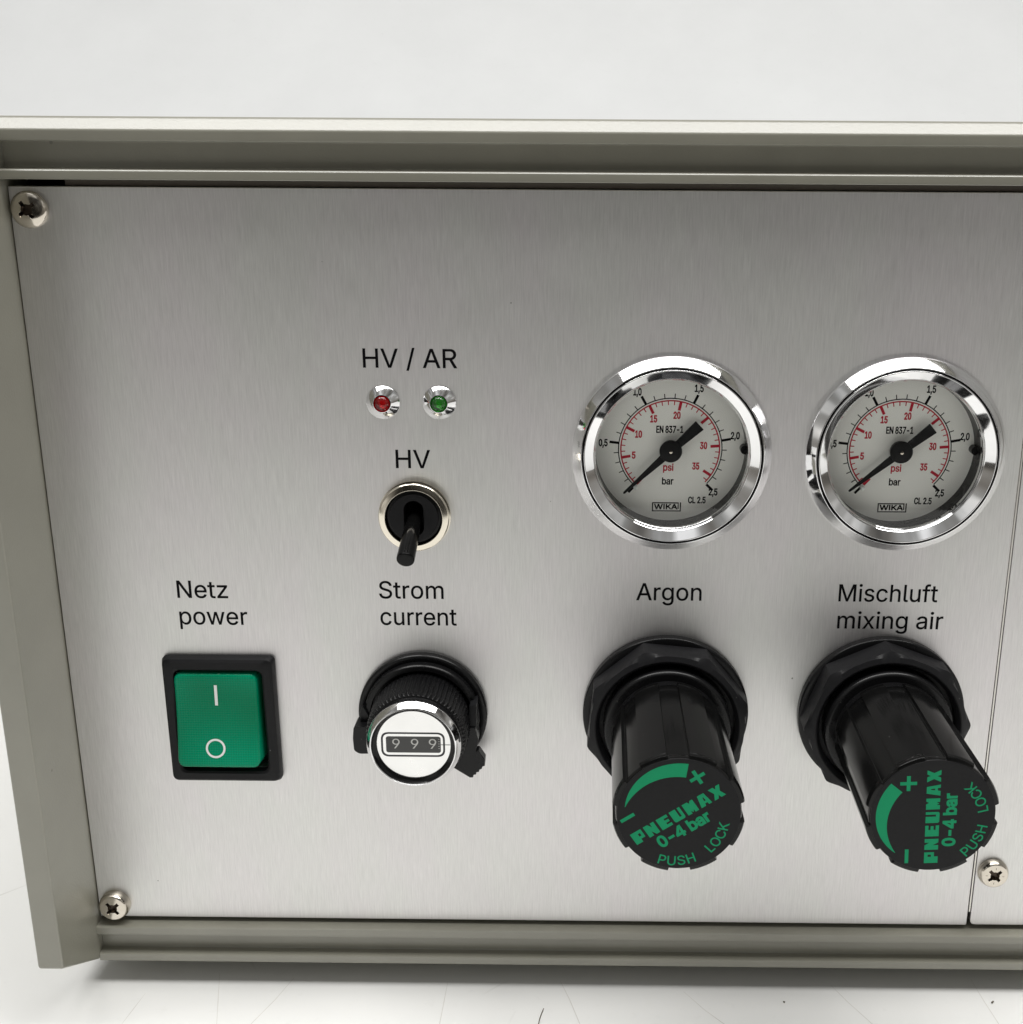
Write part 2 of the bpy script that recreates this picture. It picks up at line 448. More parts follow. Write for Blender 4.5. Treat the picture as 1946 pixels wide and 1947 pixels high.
GLYPHS = {
" ":[188,[]],
",":[188,[[[53,-119,38,-119,48,-56],[58,8,68,71,91,71],[114,71,137,71,119,8],[102,-56,84,-119,69,-119]]]],
"-":[453,[[[263,244,337,244,337,226],[337,207,337,188,263,188],[188,188,114,188,114,207],[114,226,114,244,188,244]]]],
".":[188,[[[108,-4,95,-4,83,-4],[72,0,63,9,54,18],[50,28,50,41,50,54],[54,65,63,73,72,82],[83,87,95,87,108,87],[119,82,128,73,137,65],[141,54,141,41,141,28],[137,18,128,9,119,0]]]],
"/":[249,[[[216,533,235,533,180,330],[126,127,71,-76,52,-76],[33,-76,14,-76,69,127],[124,330,178,533,197,533]]]],
"0":[453,[[[264,-7,227,-7,189,-7],[157,3,130,24,103,45],[83,74,69,113,55,152],[48,199,48,254,48,309],[55,356,69,395,83,434],[104,464,130,484,157,505],[189,516,227,516,264,516],[296,505,323,484,350,464],[370,434,384,395,398,356],[405,309,405,254,405,199],[398,152,384,113,370,74],[350,45,323,24,297,3]],[[202,50,227,50,252,50],[273,58,290,74,308,90],[321,113,330,144,339,174],[344,211,344,254,344,297],[339,334,330,365,321,395],[308,419,290,435,273,451],[252,460,227,460,202,460],[180,451,163,435,146,419],[132,395,123,365,114,334],[109,297,109,254,109,211],[114,174,123,144,132,113],[146,90,163,74,180,58]]]],
"1":[453,[[[181,0,76,0,76,18],[76,36,76,55,181,55],[286,55,391,55,391,36],[391,18,391,0,286,0]],[[250,509,276,509,276,339],[276,170,276,0,255,0],[234,0,212,0,212,149],[212,299,212,448,211,448],[210,448,209,448,168,418],[127,388,86,358,86,381],[86,404,86,427,123,454],[161,481,198,509,224,509]]]],
"2":[453,[[[172,0,64,0,64,16],[64,32,64,47,121,108],[177,168,234,229,254,249],[270,267,282,282,295,298],[304,313,311,327,317,341],[320,356,320,371,320,390],[316,405,308,419,299,432],[288,442,273,449,259,456],[242,460,224,460,204,460],[187,456,172,447,158,439],[147,428,139,413,131,399],[127,382,127,362,107,362],[86,362,66,362,66,392],[72,419,86,442,100,465],[119,483,143,496,167,509],[194,516,225,516,255,516],[282,509,306,497,329,484],[348,467,361,445,374,424],[381,399,381,372,381,354],[378,335,371,318,364,300],[353,280,336,259,319,237],[296,211,267,180,229,140],[191,100,153,60,153,59],[153,58,153,57,231,57],[310,57,389,57,389,38],[389,19,389,0,281,0]]]],
"3":[453,[[[252,-7,218,-7,187,-7],[158,-1,133,10,107,21],[86,37,70,57,54,78],[46,103,44,132,66,132],[87,132,109,132,111,114],[117,99,126,87,136,75],[149,65,165,59,181,53],[199,50,219,50,239,50],[258,53,275,61,292,68],[305,79,315,93,324,107],[329,124,329,145,329,163],[325,181,316,196,307,212],[293,224,275,234,256,243],[231,248,201,248,186,248],[172,248,157,248,157,265],[157,282,157,299,200,349],[244,399,288,448,288,450],[288,451,288,452,215,452],[142,452,70,452,70,471],[70,490,70,509,171,509],[272,509,372,509,372,493],[372,477,372,461,319,400],[265,339,211,278,211,282],[211,285,211,289,249,293],[281,288,308,276,335,263],[356,246,371,222,386,199],[393,173,393,145,393,115],[385,89,370,66,355,43],[335,25,309,12,282,0]]]],
"4":[453,[[[164,105,40,105,40,123],[40,141,40,158,109,275],[178,392,247,509,268,509],[289,509,311,509,243,394],[176,280,109,166,109,165],[109,164,109,163,210,163],[312,163,413,163,413,144],[413,125,413,105,289,105]],[[302,0,282,0,282,40],[282,81,282,121,282,130],[282,138,282,146,282,203],[282,260,282,318,302,318],[322,318,343,318,343,212],[343,106,343,0,322,0]]]],
"5":[453,[[[254,-7,221,-7,191,-7],[164,-1,140,11,116,23],[97,39,83,60,69,81],[61,104,60,130,81,130],[101,130,122,130,124,115],[129,101,138,89,147,77],[159,67,173,60,188,53],[204,50,221,50,242,50],[260,55,276,64,292,74],[305,87,314,104,323,121],[328,141,328,162,328,184],[323,204,314,221,304,238],[291,252,275,262,258,272],[239,277,218,277,201,277],[184,274,167,268,151,263],[138,255,128,246,108,248],[88,250,67,253,77,338],[86,423,96,509,186,509],[276,509,366,509,366,490],[366,471,366,452,294,452],[222,452,151,452,145,402],[139,352,134,301,135,301],[135,301,136,301,147,311],[161,319,178,325,194,331],[211,334,229,334,253,334],[274,329,294,321,313,313],[331,301,345,285,359,270],[371,252,379,231,387,210],[391,188,391,163,391,130],[384,101,369,76,354,50],[334,30,309,15,283,1]]]],
"6":[453,[[[258,-7,226,-7,195,-7],[167,0,142,15,118,29],[98,49,84,74,71,100],[64,129,64,162,64,186],[69,212,80,239,91,266],[110,300,137,340,176,396],[214,453,252,509,276,509],[299,509,322,509,265,426],[208,344,151,261,149,261],[147,261,145,261,150,271],[157,280,165,288,174,296],[184,302,196,307,207,312],[221,314,235,314,266,314],[293,308,316,295,339,282],[357,263,370,240,382,216],[389,189,389,157,389,125],[382,97,368,73,354,48],[334,28,310,14,286,0]],[[207,48,226,48,246,48],[264,53,279,63,294,72],[306,85,314,101,323,118],[327,136,327,157,327,178],[323,197,314,213,306,230],[294,242,279,251,264,261],[246,265,226,265,207,265],[189,261,174,252,159,243],[147,230,138,214,129,198],[125,179,125,158,125,137],[129,118,138,102,147,85],[159,72,174,63,189,53]]]],
"7":[453,[[[120,0,97,0,172,149],[248,299,323,448,323,450],[323,451,323,452,236,452],[149,452,62,452,62,471],[62,490,62,509,172,509],[281,509,391,509,391,489],[391,469,391,449,315,299],[240,150,165,0,142,0]]]],
"8":[453,[[[260,-7,226,-7,192,-7],[162,-1,136,11,109,24],[89,40,74,62,59,83],[52,108,52,135,52,157],[56,177,65,195,74,213],[86,229,101,241,116,253],[133,261,153,265,153,265],[153,266,153,267,128,273],[108,287,93,308,78,329],[70,353,70,380,70,406],[77,429,90,450,104,470],[122,486,146,498,169,510],[196,516,226,516,256,516],[283,510,306,498,329,486],[348,470,361,450,375,429],[382,406,382,380,382,353],[374,329,359,308,344,287],[325,273,300,267,300,266],[300,265,300,265,319,261],[336,253,351,241,366,229],[378,213,387,195,396,177],[401,157,401,135,401,108],[393,83,378,62,364,40],[343,24,317,11,291,-1]],[[204,49,226,49,249,49],[268,53,285,60,301,68],[314,78,323,91,332,105],[337,121,337,139,337,158],[332,174,322,189,313,203],[300,214,283,223,266,231],[247,235,226,235,205,235],[186,231,169,223,152,214],[139,203,130,189,120,174],[115,158,115,139,115,121],[120,105,129,91,138,78],[151,68,167,60,184,53]],[[208,290,226,290,244,290],[260,293,274,300,288,307],[299,318,307,330,315,343],[319,358,319,376,319,393],[315,407,308,420,300,433],[289,443,275,449,261,456],[245,460,226,460,208,460],[191,456,177,449,163,443],[152,433,145,420,137,407],[133,393,133,376,133,358],[137,343,145,330,152,318],[163,307,178,300,192,293]]]],
"9":[453,[[[195,516,226,516,258,516],[286,508,310,494,335,480],[354,460,368,434,382,409],[389,380,389,347,389,323],[383,297,373,270,362,243],[343,209,315,168,277,112],[239,56,200,0,177,0],[154,0,130,0,187,83],[244,165,301,248,303,248],[305,248,307,248,303,238],[296,229,287,221,279,213],[269,207,257,202,245,197],[232,195,218,195,187,195],[160,201,137,214,114,227],[96,245,83,269,70,292],[64,320,64,352,64,384],[71,412,85,436,99,461],[118,480,143,494,167,508]],[[246,460,226,460,207,460],[189,456,174,446,159,437],[147,424,138,407,130,391],[125,372,125,352,125,330],[130,312,138,295,147,279],[159,266,174,257,189,248],[207,243,226,243,246,243],[263,248,279,257,294,266],[306,279,314,295,323,311],[327,330,327,350,327,372],[323,391,314,407,306,424],[294,437,279,446,264,456]]]],
"A":[480,[[[39,0,16,0,78,170],[140,339,201,509,226,509],[251,509,276,509,338,339],[401,170,463,0,440,0],[418,0,395,0,359,101],[323,202,287,302,281,321],[273,344,264,372,255,400],[245,435,232,478,236,478],[241,478,245,478,233,435],[222,399,213,371,204,343],[196,320,191,302,155,202],[120,101,85,0,62,0]],[[197,142,110,142,110,161],[110,180,110,199,197,199],[283,199,370,199,370,180],[370,161,370,142,283,142]]]],
"C":[510,[[[293,-7,267,-7,223,-7],[184,4,150,25,116,46],[89,76,70,115,50,154],[40,201,40,254,40,308],[50,354,70,393,89,432],[116,462,150,484,184,505],[223,516,267,516,293,516],[317,512,340,504,363,497],[384,486,402,471,420,457],[436,439,448,418,460,398],[468,374,473,348,451,348],[430,348,408,348,404,366],[398,381,389,395,381,408],[370,419,357,428,345,438],[331,444,315,449,300,454],[284,456,267,456,236,456],[208,448,184,432,159,417],[139,394,125,364,111,334],[103,297,103,254,103,211],[111,175,125,145,140,115],[159,92,184,76,209,61],[236,53,267,53,284,53],[300,55,315,60,331,65],[345,71,357,81,370,90],[381,101,389,114,398,128],[404,143,408,160,430,160],[451,160,473,160,469,135],[460,111,448,91,436,70],[421,52,402,38,384,23],[363,12,341,5,318,-3]]]],
"E":[419,[[[165,0,60,0,60,170],[60,339,60,509,164,509],[268,509,372,509,372,490],[372,471,372,452,290,452],[207,452,125,452,125,396],[125,341,125,286,202,286],[278,286,355,286,355,267],[355,248,355,229,278,229],[202,229,125,229,125,172],[125,114,125,57,208,57],[292,57,375,57,375,38],[375,19,375,0,270,0]]]],
"H":[517,[[[82,0,60,0,60,170],[60,339,60,509,82,509],[103,509,125,509,125,435],[125,362,125,289,214,289],[303,289,392,289,392,362],[392,435,392,509,414,509],[435,509,457,509,457,339],[457,170,457,0,435,0],[414,0,392,0,392,77],[392,155,392,232,303,232],[214,232,125,232,125,155],[125,77,125,0,103,0]]]],
"K":[467,[[[146,189,104,145,104,169],[104,193,104,216,116,232],[128,247,139,261,151,275],[162,290,174,303,187,317],[199,331,212,344,262,399],[313,454,364,509,392,509],[420,509,448,509,376,431],[304,353,231,276,230,276],[229,276,228,276,187,233]],[[82,0,60,0,60,170],[60,339,60,509,82,509],[103,509,125,509,125,451],[125,392,125,334,124,298],[124,261,124,225,124,214],[124,204,125,193,125,129],[125,64,125,0,103,0]],[[398,0,372,0,311,86],[249,173,188,259,201,276],[215,293,228,309,302,206],[375,103,449,0,423,0]]]],
"L":[393,[[[160,0,60,0,60,170],[60,339,60,509,82,509],[103,509,125,509,125,358],[125,208,125,57,203,57],[282,57,361,57,361,38],[361,19,361,0,261,0]]]],
"M":[628,[[[81,0,60,0,60,170],[60,339,60,509,91,509],[121,509,152,509,193,402],[235,294,277,187,280,180],[284,170,287,159,291,148],[295,136,299,123,303,110],[307,97,311,84,315,71],[319,59,322,49,317,49],[312,49,307,49,310,59],[314,70,318,83,322,95],[326,108,330,121,334,134],[338,147,342,158,346,170],[349,179,352,187,394,294],[435,402,476,509,507,509],[537,509,568,509,568,339],[568,170,568,0,547,0],[525,0,504,0,504,97],[504,194,504,291,504,302],[504,314,504,327,505,340],[505,354,505,369,505,383],[506,398,506,413,506,428],[507,443,507,457,509,457],[511,457,513,457,508,441],[503,426,498,409,492,393],[487,378,482,363,477,348],[472,334,467,322,463,309],[459,299,456,291,418,194],[380,97,342,0,323,0],[305,0,286,0,248,97],[209,194,170,291,167,299],[163,309,159,321,155,333],[150,346,145,361,140,376],[135,391,129,408,124,424],[118,441,112,457,114,457],[117,457,119,457,119,444],[120,431,120,416,120,401],[121,387,121,372,121,357],[121,342,122,328,122,315],[122,302,122,291,122,194],[122,97,122,0,101,0]]]],
"N":[523,[[[82,0,60,0,60,170],[60,339,60,509,85,509],[111,509,136,509,205,400],[274,291,343,183,349,174],[355,164,363,151,370,138],[379,123,388,107,396,90],[405,73,414,55,411,55],[408,54,405,54,403,72],[401,90,401,108,400,126],[399,142,399,157,399,172],[399,185,399,195,399,300],[399,404,399,509,420,509],[442,509,463,509,463,339],[463,170,463,0,438,0],[412,0,387,0,325,97],[264,193,202,290,194,303],[186,316,177,331,169,345],[159,362,148,381,137,400],[123,424,108,452,111,453],[115,453,119,454,120,428],[121,405,122,384,123,362],[124,344,124,328,125,312],[125,300,125,291,125,194],[125,97,125,0,103,0]]]],
"O":[533,[[[311,-7,267,-7,223,-7],[184,4,150,25,116,46],[90,76,70,115,50,154],[40,201,40,254,40,308],[50,354,70,393,90,432],[116,462,150,484,184,505],[223,516,267,516,311,516],[350,505,384,484,418,462],[444,432,464,393,483,354],[493,308,493,254,493,201],[483,154,464,115,444,76],[418,46,384,25,350,4]],[[236,53,267,53,297,53],[325,61,349,76,374,91],[394,114,408,144,423,174],[430,211,430,254,430,298],[423,335,408,365,394,395],[374,417,349,433,325,448],[297,456,267,456,236,456],[209,448,184,433,159,417],[140,394,125,364,111,334],[103,297,103,254,103,211],[111,174,125,144,140,114],[159,92,184,76,209,61]]]],
"P":[445,[[[82,0,60,0,60,170],[60,339,60,509,118,509],[177,509,235,509,274,509],[307,502,332,487,358,473],[377,454,390,430,402,405],[409,378,409,348,409,317],[402,290,390,265,377,241],[358,222,332,207,307,193],[274,186,235,186,193,186],[151,186,109,186,109,205],[109,224,109,242,150,242],[191,242,233,242,259,242],[281,247,297,256,313,265],[325,278,333,294,341,310],[344,328,344,348,344,368],[341,386,333,402,325,417],[313,430,297,439,280,448],[259,452,232,452,196,452],[160,452,125,452,125,301],[125,151,125,0,103,0]]]],
"R":[449,[[[82,0,60,0,60,170],[60,339,60,509,119,509],[177,509,236,509,275,509],[307,502,333,489,359,475],[378,457,390,433,403,410],[409,382,409,352,409,321],[403,295,390,271,378,248],[359,230,333,217,307,204],[275,198,236,198,189,198],[143,198,96,198,96,217],[96,236,96,255,142,255],[188,255,234,255,260,255],[281,259,298,267,314,275],[326,286,334,300,341,315],[345,332,345,352,345,372],[341,390,334,405,326,420],[314,431,298,440,281,448],[259,452,233,452,197,452],[161,452,125,452,125,301],[125,151,125,0,103,0]],[[378,0,353,0,312,76],[271,153,230,229,254,229],[279,229,303,229,344,153],[386,76,428,0,403,0]]]],
"S":[447,[[[263,-9,224,-9,187,-9],[155,-3,128,9,100,21],[79,38,64,60,49,82],[40,107,38,137,60,137],[82,137,104,137,106,117],[112,101,123,88,134,75],[149,65,166,59,184,52],[203,49,224,49,247,49],[268,53,286,60,304,68],[319,78,329,92,340,105],[346,121,346,139,346,155],[341,169,332,179,323,189],[311,198,296,205,281,211],[264,217,245,222,224,228],[204,234,184,239,142,251],[109,268,86,289,63,311],[52,339,52,372,52,401],[60,426,75,448,90,469],[111,486,138,498,164,510],[194,516,227,516,261,516],[290,510,316,498,342,486],[362,469,377,449,392,428],[400,404,401,378,380,378],[358,378,337,378,335,403],[323,423,302,437,281,451],[256,459,225,459,203,459],[184,455,167,448,151,441],[138,431,129,418,120,406],[115,391,115,376,115,358],[120,344,131,334,142,323],[154,314,169,308,184,302],[199,297,212,293,230,289],[247,284,264,279,279,275],[295,270,312,264,328,257],[344,248,359,238,373,227],[385,214,395,198,404,181],[408,162,408,139,408,111],[401,86,386,64,372,41],[351,24,323,11,296,-2]]]],
"U":[517,[[[299,-8,259,-8,219,-8],[184,0,154,15,124,31],[101,53,85,80,68,107],[60,138,60,173,60,285],[60,397,60,509,81,509],[103,509,124,509,124,399],[124,288,124,178,124,154],[130,132,141,113,152,94],[167,79,187,68,207,57],[231,52,259,52,287,52],[311,57,331,68,351,79],[366,94,377,113,387,132],[393,154,393,178,393,288],[393,399,393,509,414,509],[436,509,457,509,457,397],[457,285,457,173,457,138],[449,107,433,80,416,53],[393,31,363,15,334,0]]]],
"V":[480,[[[229,0,204,0,141,170],[79,339,16,509,39,509],[62,509,84,509,120,408],[156,307,192,206,198,189],[206,166,215,137,224,109],[235,73,248,31,243,31],[239,31,235,31,247,74],[258,110,267,138,276,166],[284,189,290,206,325,307],[360,408,395,509,417,509],[440,509,463,509,401,339],[340,170,278,0,253,0]]]],
"W":[686,[[[180,0,155,0,109,170],[63,339,16,509,38,509],[60,509,82,509,109,404],[136,300,163,196,168,179],[172,163,175,145,179,128],[183,111,187,94,190,76],[194,58,197,40,194,40],[192,40,189,40,193,58],[196,76,200,94,203,111],[207,128,211,145,215,163],[220,179,224,196,251,300],[279,404,306,509,331,509],[355,509,380,509,407,404],[434,300,462,196,466,179],[470,163,474,145,478,128],[482,111,486,94,490,76],[494,58,497,40,494,40],[491,40,488,40,492,58],[495,76,499,94,502,111],[506,128,510,145,515,163],[519,179,523,196,550,300],[576,404,603,509,625,509],[647,509,670,509,623,339],[577,170,530,0,505,0],[480,0,455,0,426,108],[397,215,368,323,362,344],[357,367,351,391,346,416],[341,444,336,475,341,475],[345,475,350,475,345,445],[340,419,335,395,330,371],[324,347,318,323,289,215],[260,108,230,0,205,0]]]],
"a":[389,[[[182,-9,160,-9,136,-9],[114,-4,94,5,75,14],[59,27,48,45,36,62],[30,83,30,108,30,130],[35,147,43,161,52,175],[63,185,78,193,92,201],[108,207,125,211,143,215],[160,218,178,220,201,223],[219,225,234,227,248,228],[258,231,265,235,272,239],[276,245,276,255,276,255],[276,256,276,257,276,272],[273,286,267,297,261,308],[252,316,240,322,228,328],[213,331,196,331,178,331],[162,328,149,322,136,317],[126,309,118,301,110,292],[104,283,100,274,80,280],[61,285,41,291,50,314],[62,332,79,346,95,360],[113,369,133,375,153,381],[173,384,194,384,208,384],[223,383,239,379,255,376],[271,370,286,360,301,351],[313,338,322,320,332,303],[337,280,337,251,337,168],[337,84,337,0,317,0],[297,0,277,0,277,17],[277,35,277,52,275,52],[274,52,272,52,268,43],[261,34,252,25,243,15],[230,7,215,1,200,-5]],[[155,45,170,45,193,45],[212,50,228,59,243,68],[255,79,263,93,271,107],[276,122,276,138,276,155],[276,173,276,190,273,187],[268,184,259,182,251,180],[242,178,231,176,221,174],[210,172,200,171,190,170],[182,169,175,168,161,166],[147,163,134,159,121,154],[111,148,103,139,96,131],[92,119,92,105,92,92],[95,81,102,72,109,63],[118,57,130,52,142,48]]]],
"b":[424,[[[261,-8,229,-8,206,-8],[187,-4,172,4,158,12],[146,21,138,31,129,42],[123,51,118,59,116,59],[114,59,112,59,112,39],[112,20,112,0,92,0],[72,0,53,0,53,170],[53,339,53,509,73,509],[93,509,114,509,114,446],[114,382,114,319,115,319],[117,319,118,319,123,327],[129,336,137,346,145,356],[157,365,171,373,186,381],[205,384,229,384,261,384],[289,376,313,361,337,345],[356,322,370,293,383,263],[390,229,390,189,390,149],[383,114,370,84,356,55],[337,32,313,16,289,0]],[[197,47,220,47,244,47],[263,53,279,66,295,78],[308,95,316,117,324,138],[328,162,328,189,328,216],[324,240,316,261,308,282],[296,299,280,311,264,324],[244,330,220,330,197,330],[177,324,161,312,145,300],[133,284,125,263,117,242],[113,217,113,189,113,161],[117,136,125,115,133,94],[146,77,162,65,178,53]]]],
"c":[396,[[[226,-8,207,-8,173,-8],[143,0,117,16,91,33],[71,56,56,85,41,114],[34,149,34,187,34,227],[41,262,56,291,71,321],[91,343,117,360,143,376],[173,384,207,384,226,384],[243,382,260,377,276,372],[292,365,305,356,319,347],[330,335,340,322,350,309],[357,294,362,277,342,272],[322,267,303,262,300,272],[296,281,290,289,285,297],[278,305,270,311,262,317],[253,322,242,325,232,328],[220,330,207,330,182,330],[161,323,145,310,129,297],[116,280,108,258,100,237],[96,213,96,187,96,162],[100,139,108,117,116,96],[129,79,145,66,161,53],[182,46,207,46,220,46],[232,48,243,52,253,55],[263,60,271,66,279,72],[286,80,292,89,297,97],[301,107,304,117,324,112],[343,107,363,102,358,85],[351,70,341,56,332,43],[320,31,306,21,293,12],[277,4,261,-1,244,-6]]]],
"e":[404,[[[238,-8,212,-8,175,-8],[143,0,117,16,90,33],[70,56,56,85,41,114],[34,148,34,187,34,226],[41,260,55,290,69,319],[89,343,115,359,141,376],[171,384,205,384,226,384],[246,381,266,374,285,367],[303,356,319,341,335,326],[348,306,357,282,366,258],[371,228,371,194,371,186],[371,178,371,169,272,169],[174,169,75,169,75,187],[75,204,75,221,163,221],[250,221,338,221,329,215],[319,208,310,202,310,227],[306,249,298,269,290,288],[278,303,263,314,247,325],[228,330,205,330,182,330],[163,325,146,313,130,302],[118,288,109,270,100,251],[96,232,96,211,96,200],[96,189,96,178,96,150],[101,126,110,106,120,87],[134,72,151,61,168,51],[189,46,212,46,228,46],[241,48,254,53,266,57],[277,64,285,73,294,82],[301,93,306,105,325,101],[345,96,365,91,359,71],[349,54,335,39,321,24],[303,13,283,4,262,-4]]]],
"f":[254,[[[154,379,228,379,228,362],[228,344,228,327,154,327],[80,327,6,327,6,344],[6,362,6,379,80,379]],[[101,0,81,0,81,144],[81,288,81,432,81,453],[86,471,96,486,106,500],[119,511,135,519,152,526],[169,530,187,530,201,530],[213,529,222,527,232,525],[238,523,243,521,238,503],[233,486,227,468,224,470],[220,471,215,472,210,473],[203,474,195,474,176,474],[163,469,154,460,146,451],[142,437,142,419,142,279],[142,140,142,0,121,0]]]],
"g":[425,[[[238,-151,207,-151,179,-151],[155,-147,134,-140,113,-132],[96,-123,82,-110,69,-98],[58,-84,51,-69,67,-60],[84,-50,101,-41,107,-49],[113,-57,122,-66,130,-75],[141,-82,154,-88,168,-94],[186,-97,207,-97,238,-97],[263,-90,282,-75,302,-60],[311,-37,311,-6,311,19],[311,44,311,68,310,68],[308,68,306,68,301,60],[295,51,287,41,278,32],[267,23,252,16,238,8],[219,5,195,5,164,5],[137,12,113,27,88,41],[69,62,55,90,41,118],[34,152,34,191,34,230],[41,264,55,293,69,322],[88,345,112,361,137,376],[165,384,196,384,220,384],[239,381,253,373,268,365],[280,356,288,346,297,336],[303,327,308,319,309,319],[311,319,313,319,313,339],[313,359,313,379,333,379],[353,379,372,379,372,250],[372,121,372,-9,372,-42],[365,-69,350,-90,335,-111],[316,-126,291,-136,266,-146]],[[181,59,205,59,228,59],[248,64,264,75,280,86],[292,101,300,121,308,141],[312,165,312,193,312,220],[308,243,300,264,292,284],[280,301,264,312,248,324],[228,330,205,330,181,330],[161,324,145,312,129,299],[117,283,109,262,100,242],[96,219,96,193,96,166],[100,143,109,123,117,103],[129,87,145,76,162,65]]]],
"h":[410,[[[114,249,114,227,114,151],[114,76,114,0,93,0],[73,0,53,0,53,170],[53,339,53,509,73,509],[93,509,114,509,114,435],[114,361,114,287,110,287],[106,287,102,287,114,322],[131,347,152,362,174,377],[199,384,227,384,253,384],[276,379,295,369,315,358],[330,342,341,321,352,299],[357,273,357,240,357,160],[357,80,357,0,337,0],[316,0,296,0,296,78],[296,157,296,235,296,265],[288,288,273,304,258,321],[237,329,210,329,192,329],[175,325,161,317,146,309],[135,298,126,283,118,267]]]],
"i":[167,[[[73,0,53,0,53,126],[53,253,53,379,73,379],[93,379,114,379,114,253],[114,126,114,0,93,0]],[[95,443,84,443,72,443],[62,447,54,455,45,462],[41,472,41,483,41,494],[45,504,54,512,62,520],[72,524,84,524,95,524],[106,520,114,512,122,504],[126,494,126,483,126,472],[122,462,114,455,106,447]]]],
"l":[189,[[[147,-2,139,-2,110,-2],[88,5,74,20,60,35],[53,57,53,84,53,226],[53,367,53,509,73,509],[93,509,114,509,114,372],[114,235,114,99,114,81],[116,69,120,62,125,55],[133,52,146,52,152,52],[157,52,160,53,164,53],[167,54,170,54,173,37],[177,20,181,3,175,1],[169,0,162,-1,154,-2]]]],
"m":[610,[[[73,0,53,0,53,126],[53,253,53,379,72,379],[92,379,112,379,112,351],[112,323,112,295,111,295],[109,295,108,295,113,316],[121,332,132,346,144,359],[157,369,172,376,187,383],[203,386,219,386,247,386],[270,378,287,361,305,344],[316,322,321,295,318,295],[315,295,312,295,317,313],[325,329,337,343,349,357],[364,367,381,375,398,382],[416,386,437,386,459,386],[479,381,497,372,515,362],[530,348,541,328,551,309],[557,285,557,255,557,170],[557,85,557,0,536,0],[516,0,496,0,496,85],[496,169,496,254,496,281],[488,301,473,313,457,325],[439,330,419,330,402,330],[387,327,374,320,362,313],[352,303,345,290,339,278],[335,263,335,247,335,165],[335,82,335,0,315,0],[295,0,274,0,274,87],[274,173,274,260,274,281],[267,298,253,311,239,324],[221,330,199,330,185,330],[171,327,158,320,144,313],[134,303,126,289,118,276],[114,258,114,238,114,159],[114,79,114,0,93,0]]]],
"n":[410,[[[114,249,114,227,114,151],[114,76,114,0,93,0],[73,0,53,0,53,126],[53,253,53,379,72,379],[92,379,112,379,112,349],[112,318,112,287,109,287],[106,287,102,287,114,322],[131,347,152,362,174,377],[199,384,227,384,253,384],[276,379,295,369,314,358],[330,342,341,321,352,299],[357,273,357,240,357,160],[357,80,357,0,337,0],[316,0,296,0,296,78],[296,157,296,235,296,265],[288,288,273,304,258,321],[237,329,210,329,192,329],[175,325,161,317,146,309],[135,298,126,283,118,267]]]],
"o":[415,[[[242,-8,207,-8,173,-8],[143,0,117,16,91,33],[71,56,56,85,41,114],[34,149,34,187,34,227],[41,262,56,291,71,321],[91,343,117,360,143,376],[173,384,207,384,242,384],[273,376,299,360,325,343],[345,321,359,291,374,262],[381,227,381,187,381,149],[374,114,359,85,345,56],[325,33,299,16,273,0]],[[182,46,207,46,233,46],[254,53,270,66,287,79],[299,96,307,117,315,139],[319,162,319,187,319,213],[315,236,307,258,299,280],[287,297,270,310,254,323],[233,330,207,330,182,330],[161,323,145,310,129,297],[116,280,108,258,100,237],[96,213,96,187,96,162],[100,139,108,117,116,96],[129,79,145,66,161,53]]]],
"p":[424,[[[73,-143,53,-143,53,31],[53,205,53,379,72,379],[92,379,112,379,112,359],[112,339,112,319,114,319],[116,319,118,319,123,327],[129,336,137,346,145,356],[157,365,171,373,186,381],[205,384,229,384,261,384],[289,376,313,361,337,345],[356,322,370,293,383,263],[390,229,390,189,390,149],[383,114,370,84,356,55],[337,32,313,16,289,0],[261,-8,229,-8,206,-8],[187,-4,173,4,158,12],[146,21,138,31,130,42],[123,51,118,59,117,59],[115,59,114,59,114,-8],[114,-76,114,-143,93,-143]],[[197,47,220,47,244,47],[263,53,279,66,295,78],[308,95,316,117,324,138],[328,162,328,189,328,216],[324,240,316,261,308,282],[296,299,280,311,264,324],[244,330,220,330,197,330],[177,324,161,312,145,300],[133,284,125,263,117,242],[113,217,113,189,113,161],[117,136,125,115,133,94],[146,77,162,65,178,53]]]],
"r":[259,[[[73,0,53,0,53,126],[53,253,53,379,72,379],[92,379,112,379,112,360],[112,340,112,321,113,321],[114,321,115,321,122,340],[135,355,152,367,170,379],[190,385,213,385,218,385],[223,385,229,384,235,384],[240,384,243,384,243,363],[243,343,243,322,242,323],[237,323,230,324,223,325],[215,326,207,326,189,326],[173,322,159,315,145,307],[134,297,126,284,118,270],[114,255,114,237,114,158],[114,79,114,0,93,0]]]],
"s":[365,[[[211,-8,182,-8,156,-8],[133,-4,112,3,92,11],[75,23,62,38,49,53],[40,72,36,94,55,98],[74,102,94,107,99,86],[109,70,124,60,139,50],[158,45,181,45,208,45],[229,51,244,62,260,74],[268,87,268,103,268,116],[263,127,254,136,245,144],[231,151,212,155,191,160],[170,165,149,170,115,178],[89,191,72,208,55,225],[47,247,47,274,47,296],[53,315,65,332,77,348],[94,361,115,370,136,380],[160,384,187,384,213,384],[235,380,254,372,272,365],[287,353,299,339,310,325],[319,309,324,290,305,286],[287,281,268,277,263,292],[255,304,243,316,230,327],[212,333,187,333,165,333],[146,327,131,317,116,306],[109,293,109,277,109,263],[114,252,124,243,134,235],[150,228,172,223,191,218],[210,214,229,209,264,201],[290,188,306,171,323,154],[331,133,331,107,331,84],[325,64,312,47,300,30],[282,16,260,6,237,-3]]]],
